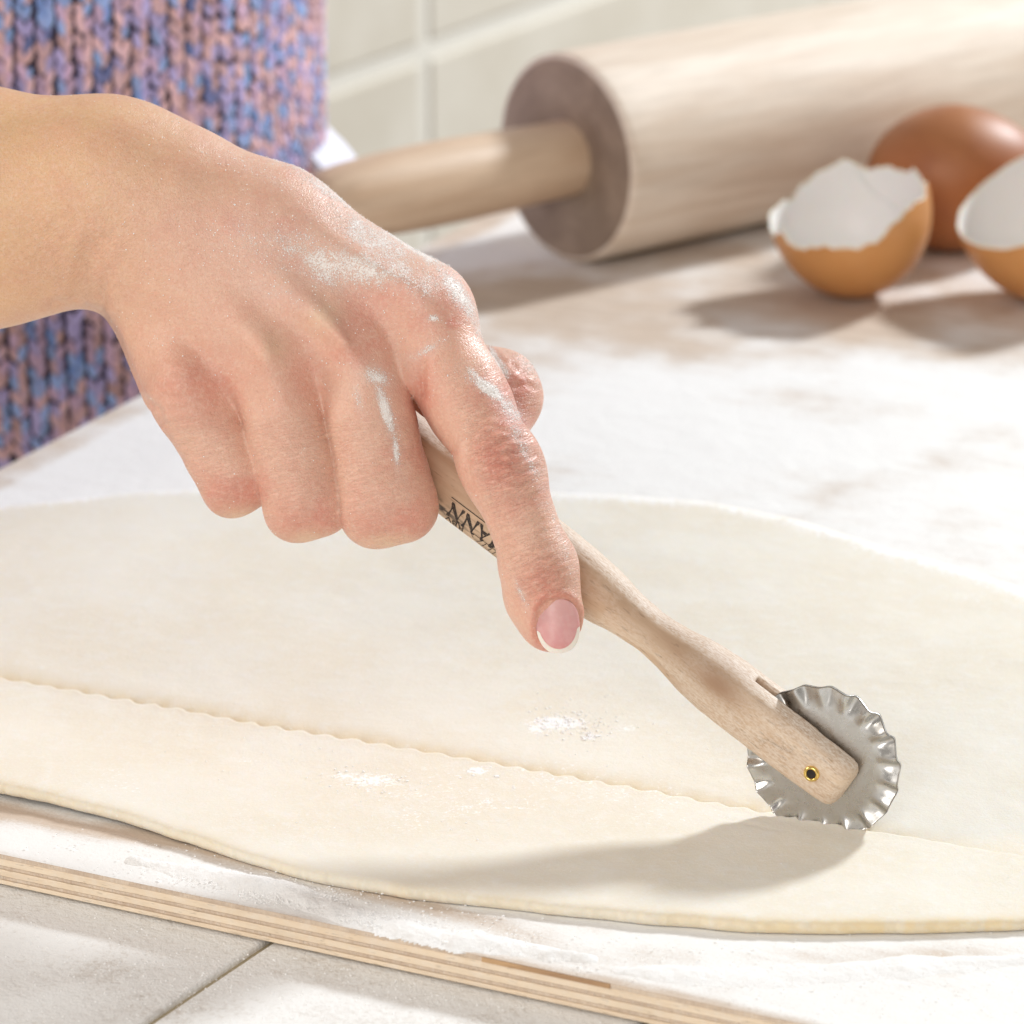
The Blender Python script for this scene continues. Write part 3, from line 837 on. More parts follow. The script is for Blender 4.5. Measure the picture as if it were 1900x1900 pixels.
def finger(nme, r, curl):
    f = Field(); m0, p0_, d0, t0 = J[nme]
    k = 3.5
    f.cap(m0, p0_, r[0], r[1], k)
    mid = m0 + (p0_ - m0) * 0.5
    f.cap(mid + [0, 0, -1.0], mid + (p0_ - m0) * 0.1 + [0, 0, -1.0], r[0] * 0.95, r[0] * 0.93, 5)
    f.cap(p0_, d0, r[1] * (0.98 if curl else 0.97), r[2], k)
    f.cap(d0, t0, r[2], r[3], k)
    return f
fi = finger('index', [8.9, 8.0, 7.15, 5.9], False)
pI = J['index'][1]
fi.cap(pI + [-1.0, 1.5, 1.2], pI + [0.8, -2.0, 1.2], 7.4, 7.2, 4)
fi.cap(C(1000, 1060, 3.5), C(1012, 1120, 1.6), 7.0, 6.7, 4)       # pulp
fi.cap(C(985, 1110, 0), C(1012, 1150, -1), 5.0, 4.4, 4)
fm = finger('middle', [9.1, 8.7, 8.4, 7.6], True)
fr = finger('ring', [8.4, 7.8, 7.8, 7.2], True)
fpk = finger('pinky', [7.6, 6.6, 6.5, 6.3], True)
# squared-off middle joints: a pair of condyles under the skin and a flat pad over them
for f_, nme, lat, rc, dn in ((fm, 'middle', 3.4, 6.3, 2.9), (fr, 'ring', 3.0, 5.6, 2.6), (fpk, 'pinky', 2.5, 4.9, 2.3)):
    c0 = J[nme][1]; d_ = J[nme][1] - J[nme][0]; d_ = d_ / np.linalg.norm(d_); lt = np.cross(d_, [0, 0, 1.0]); lt /= np.linalg.norm(lt)
    for sg in (-1, 1):
        f_.cap(c0 + lt * lat * sg - d_ * 5 + [0, 0, 0.4], c0 + lt * lat * sg + d_ * dn, rc, rc, 3.0)
        f_.cap(c0 + lt * lat * sg + d_ * dn, c0 + lt * lat * sg * 0.9 + d_ * (dn - 1.5) + [0, 0, -9], rc, rc * 0.95, 3.0)
body = None
for f, kk in ((fi, 7.0), (fm, 3.2), (fr, 3.2), (fpk, 3.2), (thumb, 7.0)):
    g = smin(palm.f, f.f, kk)
    body = g if body is None else smin(body, g, 0.15)
del palm, fi, fm, fr, fpk, thumb
# wrist crease notch under the hand
# the gripped handle presses its own channel into the hand
A_ = np.array(CAMI @ CM)
Minv = np.linalg.inv(A_)
Xc = GX[:, None, None]; Yc = GY[None, :, None]; Zc = (GZ - 800)[None, None, :]
Xm, Ym, Zm = Xc / 1000, Yc / 1000, Zc / 1000
Sx = (Minv[0, 0] * Xm + Minv[0, 1] * Ym + Minv[0, 2] * Zm + Minv[0, 3]) * 1000
Sy = (Minv[1, 0] * Xm + Minv[1, 1] * Ym + Minv[1, 2] * Zm + Minv[1, 3]) * 1000
Sz = (Minv[2, 0] * Xm + Minv[2, 1] * Ym + Minv[2, 2] * Zm + Minv[2, 3]) * 1000
box_ = (Sx > 30) & (np.abs(Sy) < 10) & (np.abs(Sz) < 10)
dH = np.full(body.shape, BIG, np.float32)
bi = np.nonzero(box_)
dH[bi] = handle_sdf(Sx[bi], Sy[bi], Sz[bi], slot=False, inflate=0.15)
body = np.maximum(body, -dH)
P, F = surface_nets(body, lo_, hh)
# keep the largest connected piece only
import collections
def largest(P, F):
    n = len(P); lab = np.arange(n)
    E = np.concatenate([F[:, [0, 1]], F[:, [1, 2]], F[:, [2, 3]], F[:, [3, 0]]])
    while True:
        mn = np.minimum(lab[E[:, 0]], lab[E[:, 1]])
        l2 = lab.copy(); np.minimum.at(l2, E[:, 0], mn); np.minimum.at(l2, E[:, 1], mn)
        l2 = l2[l2]
        if (l2 == lab).all(): break
        lab = l2
    vals, cnts = np.unique(lab, return_counts=True)
    keep = lab == vals[cnts.argmax()]
    idx = np.cumsum(keep) - 1
    return P[keep], idx[F[keep[F[:, 0]]]]
P, F = largest(P, F)
def normals(P, F):
    n = np.cross(P[F[:, 2]] - P[F[:, 0]], P[F[:, 3]] - P[F[:, 1]])
    N = np.zeros_like(P)
    for q in range(4): np.add.at(N, F[:, q], n)
    return N / (np.linalg.norm(N, axis=1, keepdims=True) + 1e-12)
# light smoothing
E = np.concatenate([F[:, [0, 1]], F[:, [1, 2]], F[:, [2, 3]], F[:, [3, 0]]])
def relax(P, it, lam_):
    deg = np.bincount(E[:, 0], minlength=len(P)) + np.bincount(E[:, 1], minlength=len(P))
    for _ in range(it):
        A = np.zeros_like(P)
        for c in range(3):
            A[:, c] = np.bincount(E[:, 0], P[E[:, 1], c], len(P)) + np.bincount(E[:, 1], P[E[:, 0], c], len(P))
        P = P + lam_ * (A / deg[:, None] - P)
    return P
P = relax(P, 3, 0.5)
N = normals(P, F)
def pixels(P):
    dep = 800 - P[:, 2]
    return 950 + FPX * P[:, 0] / dep, 950 - FPX * P[:, 1] / dep
PX, PY = pixels(P)
front = sstep(-0.05, 0.25, N[:, 2])
disp = np.zeros(len(P))
def crease(pts, depth, width, swell=0.35):
    """fold line through photo points on the near side of the hand"""
    global disp
    pts = np.array(pts, float)
    best = np.full(len(P), 1e9); tt = np.zeros(len(P)); Ltot = 0
    seg = np.hypot(*(pts[1:] - pts[:-1]).T); tot = seg.sum()
    for q in range(len(pts) - 1):
        a, b = pts[q], pts[q + 1]; ab = b - a
        t = np.clip(((PX - a[0]) * ab[0] + (PY - a[1]) * ab[1]) / (ab @ ab), 0, 1)
        d = np.hypot(PX - a[0] - t * ab[0], PY - a[1] - t * ab[1])
        u = d < best
        best = np.where(u, d, best); tt = np.where(u, (Ltot + t * seg[q]) / tot, tt); Ltot += seg[q]
    env = np.sqrt(np.clip(4 * tt * (1 - tt), 0, 1)) * front
    x = best / PXMM / width
    disp += 1.5 * env * (-depth * np.exp(-x * x) + depth * swell * np.exp(-((x - 2.0) / 0.9) ** 2))
# index PIP knuckle folds
for off, dep, bow, half in ((-58, 0.16, 10, 44), (-40, 0.22, 12, 56), (-22, 0.36, 10, 62), (-6, 0.30, 5, 60), (10, 0.42, 0, 60), (27, 0.32, -6, 58), (43, 0.26, -9, 55), (60, 0.20, -10, 52), (78, 0.12, -8, 46), (-74, 0.10, 8, 36)):
    axd = np.array([0.40, 0.917]); pr = np.array([0.955, -0.22])
    c0 = np.array([936.0, 850.0]) + axd * off
    pts = [c0 + pr * half * u - axd * bow * (1 - u * u) + axd * 5 * math.sin(off * 1.3 + u * 4) for u in np.linspace(-1, 1, 9)]
    crease(pts, dep, 0.62)
# ring-shaped fold left of that knuckle
crease([(880, 800), (866, 835), (868, 875), (882, 915)], 0.22, 0.8)
crease([(895, 818), (884, 845), (886, 880)], 0.16, 0.7)
for off, dep in ((-14, 0.10), (0, 0.24), (16, 0.30), (-34, 0.10), (-60, 0.09), (-84, 0.08)):
    axd = np.array([0.30, 0.95]); pr = np.array([0.965, -0.26])
    c0 = np.array([1003.0, 1052.0]) + axd * off
    crease([c0 + pr * 46 * u + axd * 3 * math.sin(off + u * 5) for u in np.linspace(-1, 1, 7)], dep, 0.55)
# web and MCP folds
crease([(783, 742), (778, 705), (785, 665)], 0.5, 1.3)
# wrist folds
crease([(150, 572), (172, 590), (196, 604)], 0.9, 1.4); crease([(140, 560), (152, 520), (160, 470), (180, 430)], 0.55, 1.5)
crease([(168, 580), (172, 530), (184, 470), (205, 430)], 0.45, 1.4); crease([(188, 592), (190, 545), (202, 490)], 0.6, 1.3)
crease([(128, 566), (112, 562), (90, 566)], 0.3, 1.0)
for kq in range(9):
    x0 = 60 + kq * 17
    crease([(x0, 500 - kq * 4), (x0 + 22, 440 - kq * 4), (x0 + 55, 392 - kq * 3)], 0.10, 0.7)
# side of the little finger's root
crease([(262, 700), (300, 690), (350, 692)], 0.14, 0.8); crease([(255, 735), (290, 760), (300, 795)], 0.5, 1.1)
crease([(268, 745), (310, 735), (360, 740)], 0.12, 0.7); crease([(310, 860), (335, 850), (352, 855)], 0.15, 0.8)
for kq in range(6):
    crease([(285 + 6 * kq, 720 + 22 * kq), (340 + 5 * kq, 712 + 22 * kq), (400 + 3 * kq, 722 + 22 * kq)], 0.07, 0.6)
# thumb knuckle folds
for (a, b, c, d_) in (((945, 668), (965, 690), (978, 676), 0.16), ((952, 722), (978, 712), (1002, 724), 0.26), ((965, 690), (985, 700), (1000, 700), 0.14), ((928, 640), (945, 655), (958, 650), 0.1)):
    crease([a, b, c], d_, 0.7)
# broad fine lines over the fingers
fx = 0.05 * np.sin((PX * 0.28 + PY * 0.96) / 7.0 + 3 * fbm(PX / 30, PY / 30, seed=51)) * sstep(860, 900, PX) * sstep(760, 900, PY) * sstep(1130, 1080, PY)
disp += fx * front
disp += 0.5 * (fbm(PX / 55, PY / 55, P[:, 2] / 6, seed=61, octv=3) - 0.5) * front
# nail bed
NC = np.array([1035.0, 1158.0]); NA = np.array([0.10, 0.995]); NB = np.array([0.995, -0.10])
nu = (PX - NC[0]) * NA[0] + (PY - NC[1]) * NA[1]; nvv = (PX - NC[0]) * NB[0] + (PY - NC[1]) * NB[1]
rn = np.sqrt((np.abs(nvv) / 40.0) ** 2.4 + (np.abs(nu) / 48.0) ** 2.4) ** (2 / 2.4)
tipf = sstep(1050, 1090, PY) * front * (PX > 940)
disp += tipf * (-0.85 * sstep(1.06, 0.9, rn) + 0.50 * np.exp(-((rn - 1.2) / 0.14) ** 2) * sstep(40, 5, nu))
P = P + N * disp[:, None]
N = normals(P, F)
CAM3 = CAMN[:3, :3]; CAMT = CAMN[:3, 3]
def cam2world(Pm):
    return np.stack([Pm[:, 0], Pm[:, 1], Pm[:, 2] - 800], 1) / 1000 @ CAM3.T + CAMT

person = empty('person', cam2world(np.array([C(-560, 420, -62)]))[0])
tag(person, 'person in a blue and pink knitted sweater pressing the cutter with a floury right hand', 'person')
PM = person.matrix_world.copy(); PM = Matrix.Translation(person.location)
def adopt(o): o.parent = person; o.matrix_parent_inverse = Matrix.Translation(person.location).inverted(); return o
bodyo = mesh('body', cam2world(P), F, SKIN)
adopt(bodyo)
# skin tone: warmer tan on the arm, pinker towards the fingers and over the joints
tan_c = np.array([0.75, 0.47, 0.265]); pink_c = np.array([0.745, 0.45, 0.335]); red_c = np.array([0.66, 0.255, 0.19])
tmix = sstep(100, 620, PX * 0.75 + PY * 0.45)[:, None]
sk = tan_c * (1 - tmix) + pink_c * tmix
red = np.zeros(len(P))
for (x, y, rx, ry, a) in [(940, 850, 60, 60, 0.55), (1010, 1085, 40, 45, 0.55), (720, 985, 80, 45, 0.35), (570, 975, 70, 45, 0.4), (430, 930, 65, 50, 0.35), (360, 700, 75, 45, 0.4), (670, 590, 45, 60, 0.45),
                          (840, 560, 45, 60, 0.35), (560, 690, 40, 60, 0.25), (790, 720, 30, 60, 0.45), (960, 735, 50, 70, 0.45), (1020, 1190, 40, 30, 0.6), (400, 420, 120, 60, 0.12)]:
    red += a * np.exp(-((PX - x) / rx) ** 2 - ((PY - y) / ry) ** 2)
red += 0.35 * np.exp(-((rn - 1.12) / 0.16) ** 2) * (PY > 1080)
red *= 0.7 + 0.9 * fbm(PX / 24, PY / 24, seed=71)
red += 0.30 * sstep(0.52, 0.75, fbm(PX / 60, PY / 60, seed=73)) * sstep(300, 800, PX + PY * 0.3)
red = np.clip(red * 1.25, 0, 0.9)[:, None]
sk = sk * (1 - red) + red_c * red
for (x, y, rx, ry) in ((722, 1008, 60, 16), (575, 998, 50, 16), (440, 955, 45, 16), (600, 585, 30, 30), (505, 645, 26, 26)):
    wgt_ = (0.7 * np.exp(-((PX - x) / rx) ** 2 - ((PY - y) / ry) ** 2))[:, None]
    sk = sk * (1 - wgt_) + np.array([0.80, 0.57, 0.39]) * wgt_
attrc(bodyo, 'skin_tone', sk)
# directions of the fine skin lines: across each finger, slanting over the back of the hand
isI = (PX > 770 + 0.32 * (PY - 600)) & (PY > 600)
isF = (PY > 740) & ~isI
ax_ = np.where(isI, 0.36, np.where(isF, 0.24, 0.62)); ay_ = np.where(isI, 0.93, np.where(isF, 0.97, 0.78))
attr(bodyo, 'along', (PX * ax_ + PY * ay_) / PXMM); attr(bodyo, 'across', (PX * ay_ - PY * ax_) / PXMM)
wr = 0.35 * sstep(740, 800, PY) * isF + isI * (0.35 + 0.65 * np.exp(-((PX - 938) ** 2 + (PY - 855) ** 2) / 85.0 ** 2) + 0.5 * np.exp(-((PX - 1005) ** 2 + (PY - 1060) ** 2) / 55.0 ** 2)) * sstep(640, 700, PY)
wr = wr + np.where(~isI & ~isF, 0.10 * sstep(740, 690, PY) * sstep(0, 60, PX), 0) + 0.35 * np.exp(-((PX - 160) / 110) ** 2 - ((PY - 470) / 90) ** 2)
seam = np.minimum(np.abs(PX - (770 + 0.32 * (PY - 600))) * (PY > 590) + 1000 * (PY <= 590), np.abs(PY - 740) * (PX < 790) + 1000 * (PX >= 790))
attr(bodyo, 'wrinkle', np.clip(wr * sstep(1140, 1100, PY) * sstep(4, 45, seam), 0, 1))
# where flour clings to the skin; top-edge patches also paint in the rim highlight
fl = np.zeros(len(P))
def fpatch(x, y, rx, ry, ang, a):
    global fl
    ca, sa = math.cos(R(ang)), math.sin(R(ang))
    u = (PX - x) * ca + (PY - y) * sa; v_ = -(PX - x) * sa + (PY - y) * ca
    fl = np.maximum(fl, a * np.exp(-(u / rx) ** 2 - (v_ / ry) ** 2))
fpatch(650, 500, 150, 42, 12, 0.72); fpatch(690, 440, 130, 45, 32, 0.66); fpatch(520, 545, 90, 30, 20, 0.42); fpatch(790, 530, 40, 60, 60, 0.55)
fpatch(700, 700, 40, 22, 20, 0.72); fpatch(715, 760, 70, 14, 72, 0.95); fpatch(735, 835, 40, 8, 84, 0.9); fpatch(665, 740, 35, 10, 75, 0.6)
fpatch(905, 720, 50, 14, 35, 0.95); fpatch(880, 695, 20, 8, 45, 0.85); fpatch(945, 760, 40, 22, 55, 0.75); fpatch(925, 670, 50, 8, 58, 0.9); fpatch(805, 590, 14, 8, 0, 0.8)
fpatch(790, 650, 42, 10, -28, 0.62); fpatch(965, 820, 60, 16, 66, 0.62); fpatch(990, 870, 30, 10, 60, 0.66); fpatch(980, 680, 50, 16, 45, 0.5)
fpatch(880, 590, 90, 18, 62, 0.62); fpatch(440, 460, 160, 60, 20, 0.30); fpatch(460, 310, 150, 22, 24, 0.36); fpatch(968, 1105, 40, 7, 66, 0.6)
fpatch(700, 400, 200, 24, 36, 0.62); fpatch(1040, 1000, 80, 8, 72, 0.4)
fpatch(570, 470, 230, 75, 16, 0.50); fpatch(640, 490, 120, 36, 8, 0.80); fpatch(740, 500, 70, 40, 30, 0.62); fpatch(640, 370, 160, 20, 30, 0.66)
fpatch(720, 415, 190, 24, 37, 0.86); fpatch(850, 545, 95, 22, 56, 0.80); fpatch(540, 305, 150, 14, 26, 0.55); fpatch(600, 510, 90, 34, 20, 0.62); fpatch(470, 430, 90, 60, 30, 0.40)
fl = fl * (0.72 + 0.55 * fbm(PX / 22, PY / 22, seed=88))
attr(bodyo, 'flour', np.clip(fl, 0, 1))

# loose flour grains on the hand, one cloud of crumbs
ico = bmesh.new(); bmesh.ops.create_icosphere(ico, subdivisions=1, radius=1.0)
ICOV = np.array([v.co[:] for v in ico.verts]); ICOF = np.array([[v.index for v in f.verts] for f in ico.faces]); ico.free()
def crumbs(name, pts, nrm, rad, flat=0.55):
    n = len(pts)
    jit = 1 + 0.35 * (rng.random((n, len(ICOV), 1)) - 0.5)
    V = ICOV[None] * jit * rad[:, None, None]
    ph = rng.random(n) * 6.28; c, s = np.cos(ph), np.sin(ph)
    V = np.stack([V[..., 0] * c[:, None] - V[..., 1] * s[:, None], V[..., 0] * s[:, None] + V[..., 1] * c[:, None], V[..., 2]], -1)
    dn = np.einsum('nij,nj->ni', V, nrm)
    V = V - (1 - flat) * dn[..., None] * nrm[:, None, :]
    V = V + pts[:, None, :]
    F_ = (ICOF[None] + (np.arange(n) * len(ICOV))[:, None, None]).reshape(-1, 3)
    return mesh(name, V.reshape(-1, 3), F_, GRAIN)
Wp = cam2world(P); Wn = N @ CAM3.T
vis = (N[:, 2] > 0.02)
wgt = np.where(vis, np.clip(fl, 0, 1) ** 2.4, 0) + np.where(vis & (PX > 80) & (PX < 1050), 0.006, 0) * (fbm(PX / 40, PY / 40, seed=77) > 0.5) * (1 + 2 * sstep(500, 300, np.hypot(PX - 550, PY - 450)))
pick = rng.choice(len(P), 12000, p=wgt / wgt.sum())
rad = 0.00004 + 0.00013 * rng.random(len(pick)) ** 3.5
pts = Wp[pick] + rng.normal(0, 0.00022, (len(pick), 3)) * (1 - Wn[pick] ** 2) + Wn[pick] * rad[:, None] * 0.3
g1 = crumbs('flour_dusting', pts, Wn[pick], rad)
tag(g1, 'scattered white flour specks on the back of the hand and fingers', 'flour', kind='stuff')

# fingernail of the index finger
nu_, nv_ = 40, 33
uu = np.linspace(-1, 1, nu_); vv = np.linspace(-1, 1, nv_)
U, Vv = np.meshgrid(uu, vv, indexing='ij')
# map square to rounded nail outline
hw = np.clip(1 - np.abs(U) ** 3.4, 0, 1) ** (1 / 2.1)
hw = np.where(U < 0, np.clip(1 - np.abs(U) ** 2.6, 0, 1) ** (1 / 2.2), np.clip(1 - np.abs(U) ** 2.3, 0, 1) ** (1 / 2.3))
t_ax = np.where(U < 0, U * 47, U * 55)
xpx = NC[0] + NA[0] * t_ax + NB[0] * Vv * hw * 40.5
ypx = NC[1] + NA[1] * t_ax + NB[1] * Vv * hw * 40.5
# height read from the finger below plus a smooth barrel shape
wc_ = 6.15 + J['index'][3][2] + 0.1
latmm = Vv * hw * 40.5 / PXMM
wz_ = wc_ + 0.30 - latmm ** 2 / 13.5 - 0.055 * np.clip(U, -1, 1) * 4 - 0.75 * np.clip(U - 0.1, 0, 1) ** 2 - 0.35 * np.clip(-U - 0.3, 0, 1) ** 2 - 0.02 * latmm
fr_ = np.nonzero((N[:, 2] > 0.2) & (np.hypot(PX - NC[0], PY - NC[1]) < 75))[0]
dd = []
for a, b, c, uq in zip(xpx.ravel(), ypx.ravel(), wz_.ravel(), U.ravel()):
    if uq > 0.45: continue
    near = fr_[np.argmin((PX[fr_] - a) ** 2 + (PY[fr_] - b) ** 2)]
    dd.append(P[near, 2] - c)
wz_ = wz_ + np.percentile(dd, 80) - 0.02
Pn = np.stack([C(a, b, c) for a, b, c in zip(xpx.ravel(), ypx.ravel(), wz_.ravel())])
topn = Pn; botn = Pn + np.array([0, 0, -0.45])
Fn = gridfaces(nu_, nv_)[:, ::-1]
ring = list(range(nv_)) + [i * nv_ + nv_ - 1 for i in range(1, nu_)] + [(nu_ - 1) * nv_ + j for j in range(nv_ - 2, -1, -1)] + [i * nv_ for i in range(nu_ - 2, 0, -1)]
ring = np.array(ring); r2 = np.roll(ring, -1); off = len(Pn)
strip = np.stack([ring, r2, r2 + off, ring + off], 1)
nail = mesh('fingernail', cam2world(np.concatenate([topn, botn])), np.concatenate([Fn, Fn[:, ::-1] + off, strip]), NAIL)
adopt(nail)
# white free edge follows the outline at the tip
rad_t = np.sqrt((t_ax / 55) ** 2 + (Vv * hw * 40.5 / 41) ** 2)
tipv = np.where(U > -0.15, rad_t * sstep(-0.25, 0.25, U), 0.3)
tipv = np.clip(0.5 * (U + 1) * 0.72, 0, 0.7) * (1 - sstep(0.80, 0.92, tipv)) + sstep(0.80, 0.92, tipv)
attr(nail, 'tip', np.concatenate([tipv.ravel(), tipv.ravel()]))

# ---------------------------------------------------------------- sweater, shirt, sleeve
n_out = -e2
EA, EB = 0.165, 0.095
TAX = R(12)
ea = Vector((math.cos(TAX), math.sin(TAX), 0)); eb = Vector((math.sin(TAX), -math.cos(TAX), 0))    # broad axis, and front of the chest
def torso_pt(c, a, z, k=1.0):
    ca = np.sign(np.cos(a)) * np.abs(np.cos(a)) ** 0.75; sa = np.sign(np.sin(a)) * np.abs(np.sin(a)) ** 0.75
    kb = k * (1 + 0.10 * sstep(0.08, 0.20, z))
    return (c.x + ea.x * EA * kb * ca + eb.x * EB * k * sa, c.y + ea.y * EA * kb * ca + eb.y * EB * k * sa, z + 0 * a)
aa = np.linspace(0, 2 * np.pi, 400)
tc = b0 + n_out * 0.2
for _ in range(40):
    pts_ = np.stack(torso_pt(tc, aa, 0.05), -1)
    pxm, _y = proj(pts_)
    tc.x += (600 - pxm.max()) / FPX * 1.2
    clr = ((pts_[:, 0] - b0.x) * n_out.x + (pts_[:, 1] - b0.y) * n_out.y).min()
    tc.y += (0.012 - clr) * 0.8
zg = np.linspace(-0.30, 0.30, 60)
AAg, ZZg = np.meshgrid(np.linspace(0, 2 * np.pi, 120, endpoint=False), zg, indexing='xy')
x_, y_2, z_2 = torso_pt(tc, AAg.ravel(), ZZg.ravel(), 0.978)
sweater = mesh('sweater', np.stack([x_, y_2, z_2], -1), gridfaces(60, 120, True)[:, ::-1], BACKING)
adopt(sweater)
# stitches: two slanted lobes per stitch stacked into vertical ribs
arc = np.cumsum(np.hypot(*(np.diff(np.stack(torso_pt(tc, np.linspace(-2.0, 2 * np.pi - 2.0, 2000), 0.0)[:2]), axis=1))))
aar = np.linspace(-2.0, 2 * np.pi - 2.0, 2000)[1:]
frontside = (np.sin(aar) > -0.45)
pitch = 0.0060; rowh = 0.0045
lobe = bmesh.new(); bmesh.ops.create_uvsphere(lobe, u_segments=8, v_segments=5, radius=1.0)
LV = np.array([v.co[:] for v in lobe.verts]); LF3 = [[v.index for v in f.verts] for f in lobe.faces]; 
bmesh.ops.triangulate(lobe, faces=lobe.faces[:]); lobe.verts.index_update()
LF = np.array([[v.index for v in f.verts] for f in lobe.faces]); lobe.free()
cols_ = np.arange(0.003, arc[-1], pitch); rows_ = np.arange(-0.26, 0.20, rowh)
cc, rw = np.meshgrid(cols_, rows_, indexing='ij')
cc = np.repeat(cc.ravel(), 2); rw = np.repeat(rw.ravel(), 2); sd = np.tile([-1, 1], len(cc) // 2)
ang = np.interp(cc + sd * 0.00112 + rng.normal(0, 0.00025, len(cc)), arc, aar)
keep_ = np.sin(ang) > -0.5; ang, cc, rw, sd = ang[keep_], cc[keep_], rw[keep_], sd[keep_]
x_, y_2, z_2 = torso_pt(tc, ang, rw + rng.normal(0, 0.0004, len(rw)) + 0.0015 * np.sin(cc * 400))
cen = np.stack([x_, y_2, z_2], -1)
da = 1e-3
tx = (np.stack(torso_pt(tc, ang + da, rw), -1) - np.stack(torso_pt(tc, ang - da, rw), -1)); tx[:, 2] = 0
tx /= np.linalg.norm(tx, axis=1, keepdims=True)
nz_ = np.stack([tx[:, 1], -tx[:, 0], 0 * ang], -1)
til = sd * R(20) + rng.normal(0, 0.12, len(sd))
upv = np.cos(til)[:, None] * np.array([0, 0, 1.0]) + np.sin(til)[:, None] * tx
sid = np.cos(til)[:, None] * tx - np.sin(til)[:, None] * np.array([0, 0, 1.0])
sz = 1 + rng.normal(0, 0.10, len(sd))
Vs = cen[:, None, :] + LV[None, :, 0:1] * sid[:, None, :] * (0.00140 * sz)[:, None, None] + LV[None, :, 2:3] * upv[:, None, :] * (0.0031 * sz)[:, None, None] + LV[None, :, 1:2] * nz_[:, None, :] * 0.0013
Fs = (LF[None] + (np.arange(len(cen)) * len(LV))[:, None, None]).reshape(-1, 3)
knit = mesh('knit_stitches', Vs.reshape(-1, 3), Fs, YARN)
palette = np.array([[0.20, 0.31, 0.56], [0.30, 0.42, 0.66], [0.46, 0.38, 0.58], [0.62, 0.40, 0.48], [0.74, 0.45, 0.41], [0.64, 0.37, 0.31], [0.12, 0.16, 0.32]])
lowf = fbm(cc * 55, rw * 55, seed=41) * 3.2 + rng.random(len(cc)) * 4.6 - 0.4
ci = np.clip(lowf.astype(int), 0, 6)
attrc(knit, 'yarn', np.repeat(palette[ci] * np.array([1.12, 1.2, 1.3]) * (0.85 + 0.45 * rng.random((len(ci), 1))), len(LV), axis=0))
knit.parent = sweater; tag(knit, kind='stuff')
# shirt tail showing below the sweater on its right flank
prof_z = np.linspace(0.075, -0.12, 24)
A2, Z2 = np.meshgrid(np.linspace(-1.2, 0.42, 70), prof_z, indexing='xy')
fl_ = 0.93 + 0.17 * sstep(0.062, 0.020, Z2) + 0.03 * sstep(0.03, -0.1, Z2) + 0.008 * np.sin(A2 * 17) * sstep(0.05, 0.0, Z2)
x_, y_2, z_2 = torso_pt(tc, A2.ravel(), Z2.ravel(), fl_.ravel())
# lies against the far flank only
sh = np.stack([x_, y_2, z_2], -1)
kk_ = np.linspace(0.90, 1.0, 8)
K3, Z3 = np.meshgrid(kk_, prof_z, indexing='xy')
K3 = 0.90 + (fl_[:, -1][:, None] - 0.90) * (K3 - 0.90) / 0.10
x_, y_2, z_2 = torso_pt(tc, np.full(K3.size, 0.42) + 0.05 * np.sin(K3.ravel() * 60), Z3.ravel(), K3.ravel())
cap_ = np.stack([x_, y_2, z_2], -1)
shirt = mesh('shirt_tail', np.concatenate([sh, cap_]), np.concatenate([gridfaces(24, 70), gridfaces(24, 8) + len(sh)]), SHIRT)
adopt(shirt)
# sleeve from the shoulder to above the elbow, outside the picture
def tube(name, pts, rads, mat, n=40, sub=10):
    pts = [Vector(p) for p in pts]; V_ = []; 
    path, rr_ = [], []
    for q in range(len(pts) - 1):
        for t in np.linspace(0, 1, sub, endpoint=False):
            path.append(pts[q].lerp(pts[q + 1], t)); rr_.append(rads[q] + (rads[q + 1] - rads[q]) * t)
    path.append(pts[-1]); rr_.append(rads[-1])
    A = np.array(path); A = np.stack([np.convolve(np.pad(A[:, c], 4, 'edge'), np.ones(9) / 9, 'valid') for c in range(3)], 1)
    for q in range(len(A)):
        d = Vector(A[min(q + 1, len(A) - 1)] - A[max(q - 1, 0)]).normalized()
        s_1 = d.cross(Vector((0, 0, 1))).normalized(); s_2 = s_1.cross(d)
        for a in np.linspace(0, 2 * np.pi, n, endpoint=False):
            rdd = rr_[q] * (1 + 0.03 * math.cos(a * n / 2))
            V_.append(Vector(A[q]) + s_1 * math.cos(a) * rdd + s_2 * math.sin(a) * rdd)
    return mesh(name, np.array([v[:] for v in V_]), gridfaces(len(A), n, True), mat)
el = cp(-640, 430, -66); shd = tc + Vector((0, 0, 0.30)) - ea * 0.12
m = NT('sleeve_knit'); v = m.coord(); m.base(m.mix(m.noise(v, 260, 2), (0.22, 0.30, 0.52), (0.62, 0.40, 0.46))); m.set(Roughness=0.95); m.bump(m.noise(v, 500), 0.6, 0.002); SLEEVE = m.m
sl_ = tube('sleeve', [cp(-430, 425, -57), el, cp(-860, 200, -150), shd], [0.052, 0.060, 0.068, 0.075], SLEEVE)
adopt(sl_)

# ---------------------------------------------------------------- rolling pin
AP = R(51)
pax = Vector((math.sin(AP), math.cos(AP), 0))
PR = 0.0345
ec0 = gp(1048, 294, PR)
pin = empty('rolling_pin', ec0)
tag(pin, 'thick pale wooden rolling pin lying across the back of the board', 'rolling pin')
pz = Vector((0, 0, 1)); py_v = pz.cross(pax)
pin.matrix_world = Matrix(((pax.x, py_v.x, 0, ec0.x), (pax.y, py_v.y, 0, ec0.y), (0, 0, 1, ec0.z), (0, 0, 0, 1)))
XM = Matrix(((0, 0, 1, 0), (1, 0, 0, 0), (0, 1, 0, 0), (0, 0, 0, 1)))   # lathe z -> local x
BL = 0.27
lathe('barrel', [(PR - 0.0018, 0.0), (PR - 0.0008, 0.0004), (PR - 0.0002, 0.0012), (PR, 0.0026)] + [(PR, x) for x in np.linspace(0.01, BL - 0.0026, 30)] + [(PR - 0.0008, BL - 0.0004), (PR - 0.0018, BL)], PINWOOD, pin, 96, mtx=XM)
lathe('end_face', [(0.0, 0.0005), (0.0148, 0.0005), (0.0152, 0.00045), (0.0156, 0.0001), (0.0240, -0.0001), (PR - 0.0018, 0.00003)], PINEND, pin, 96, mtx=XM)
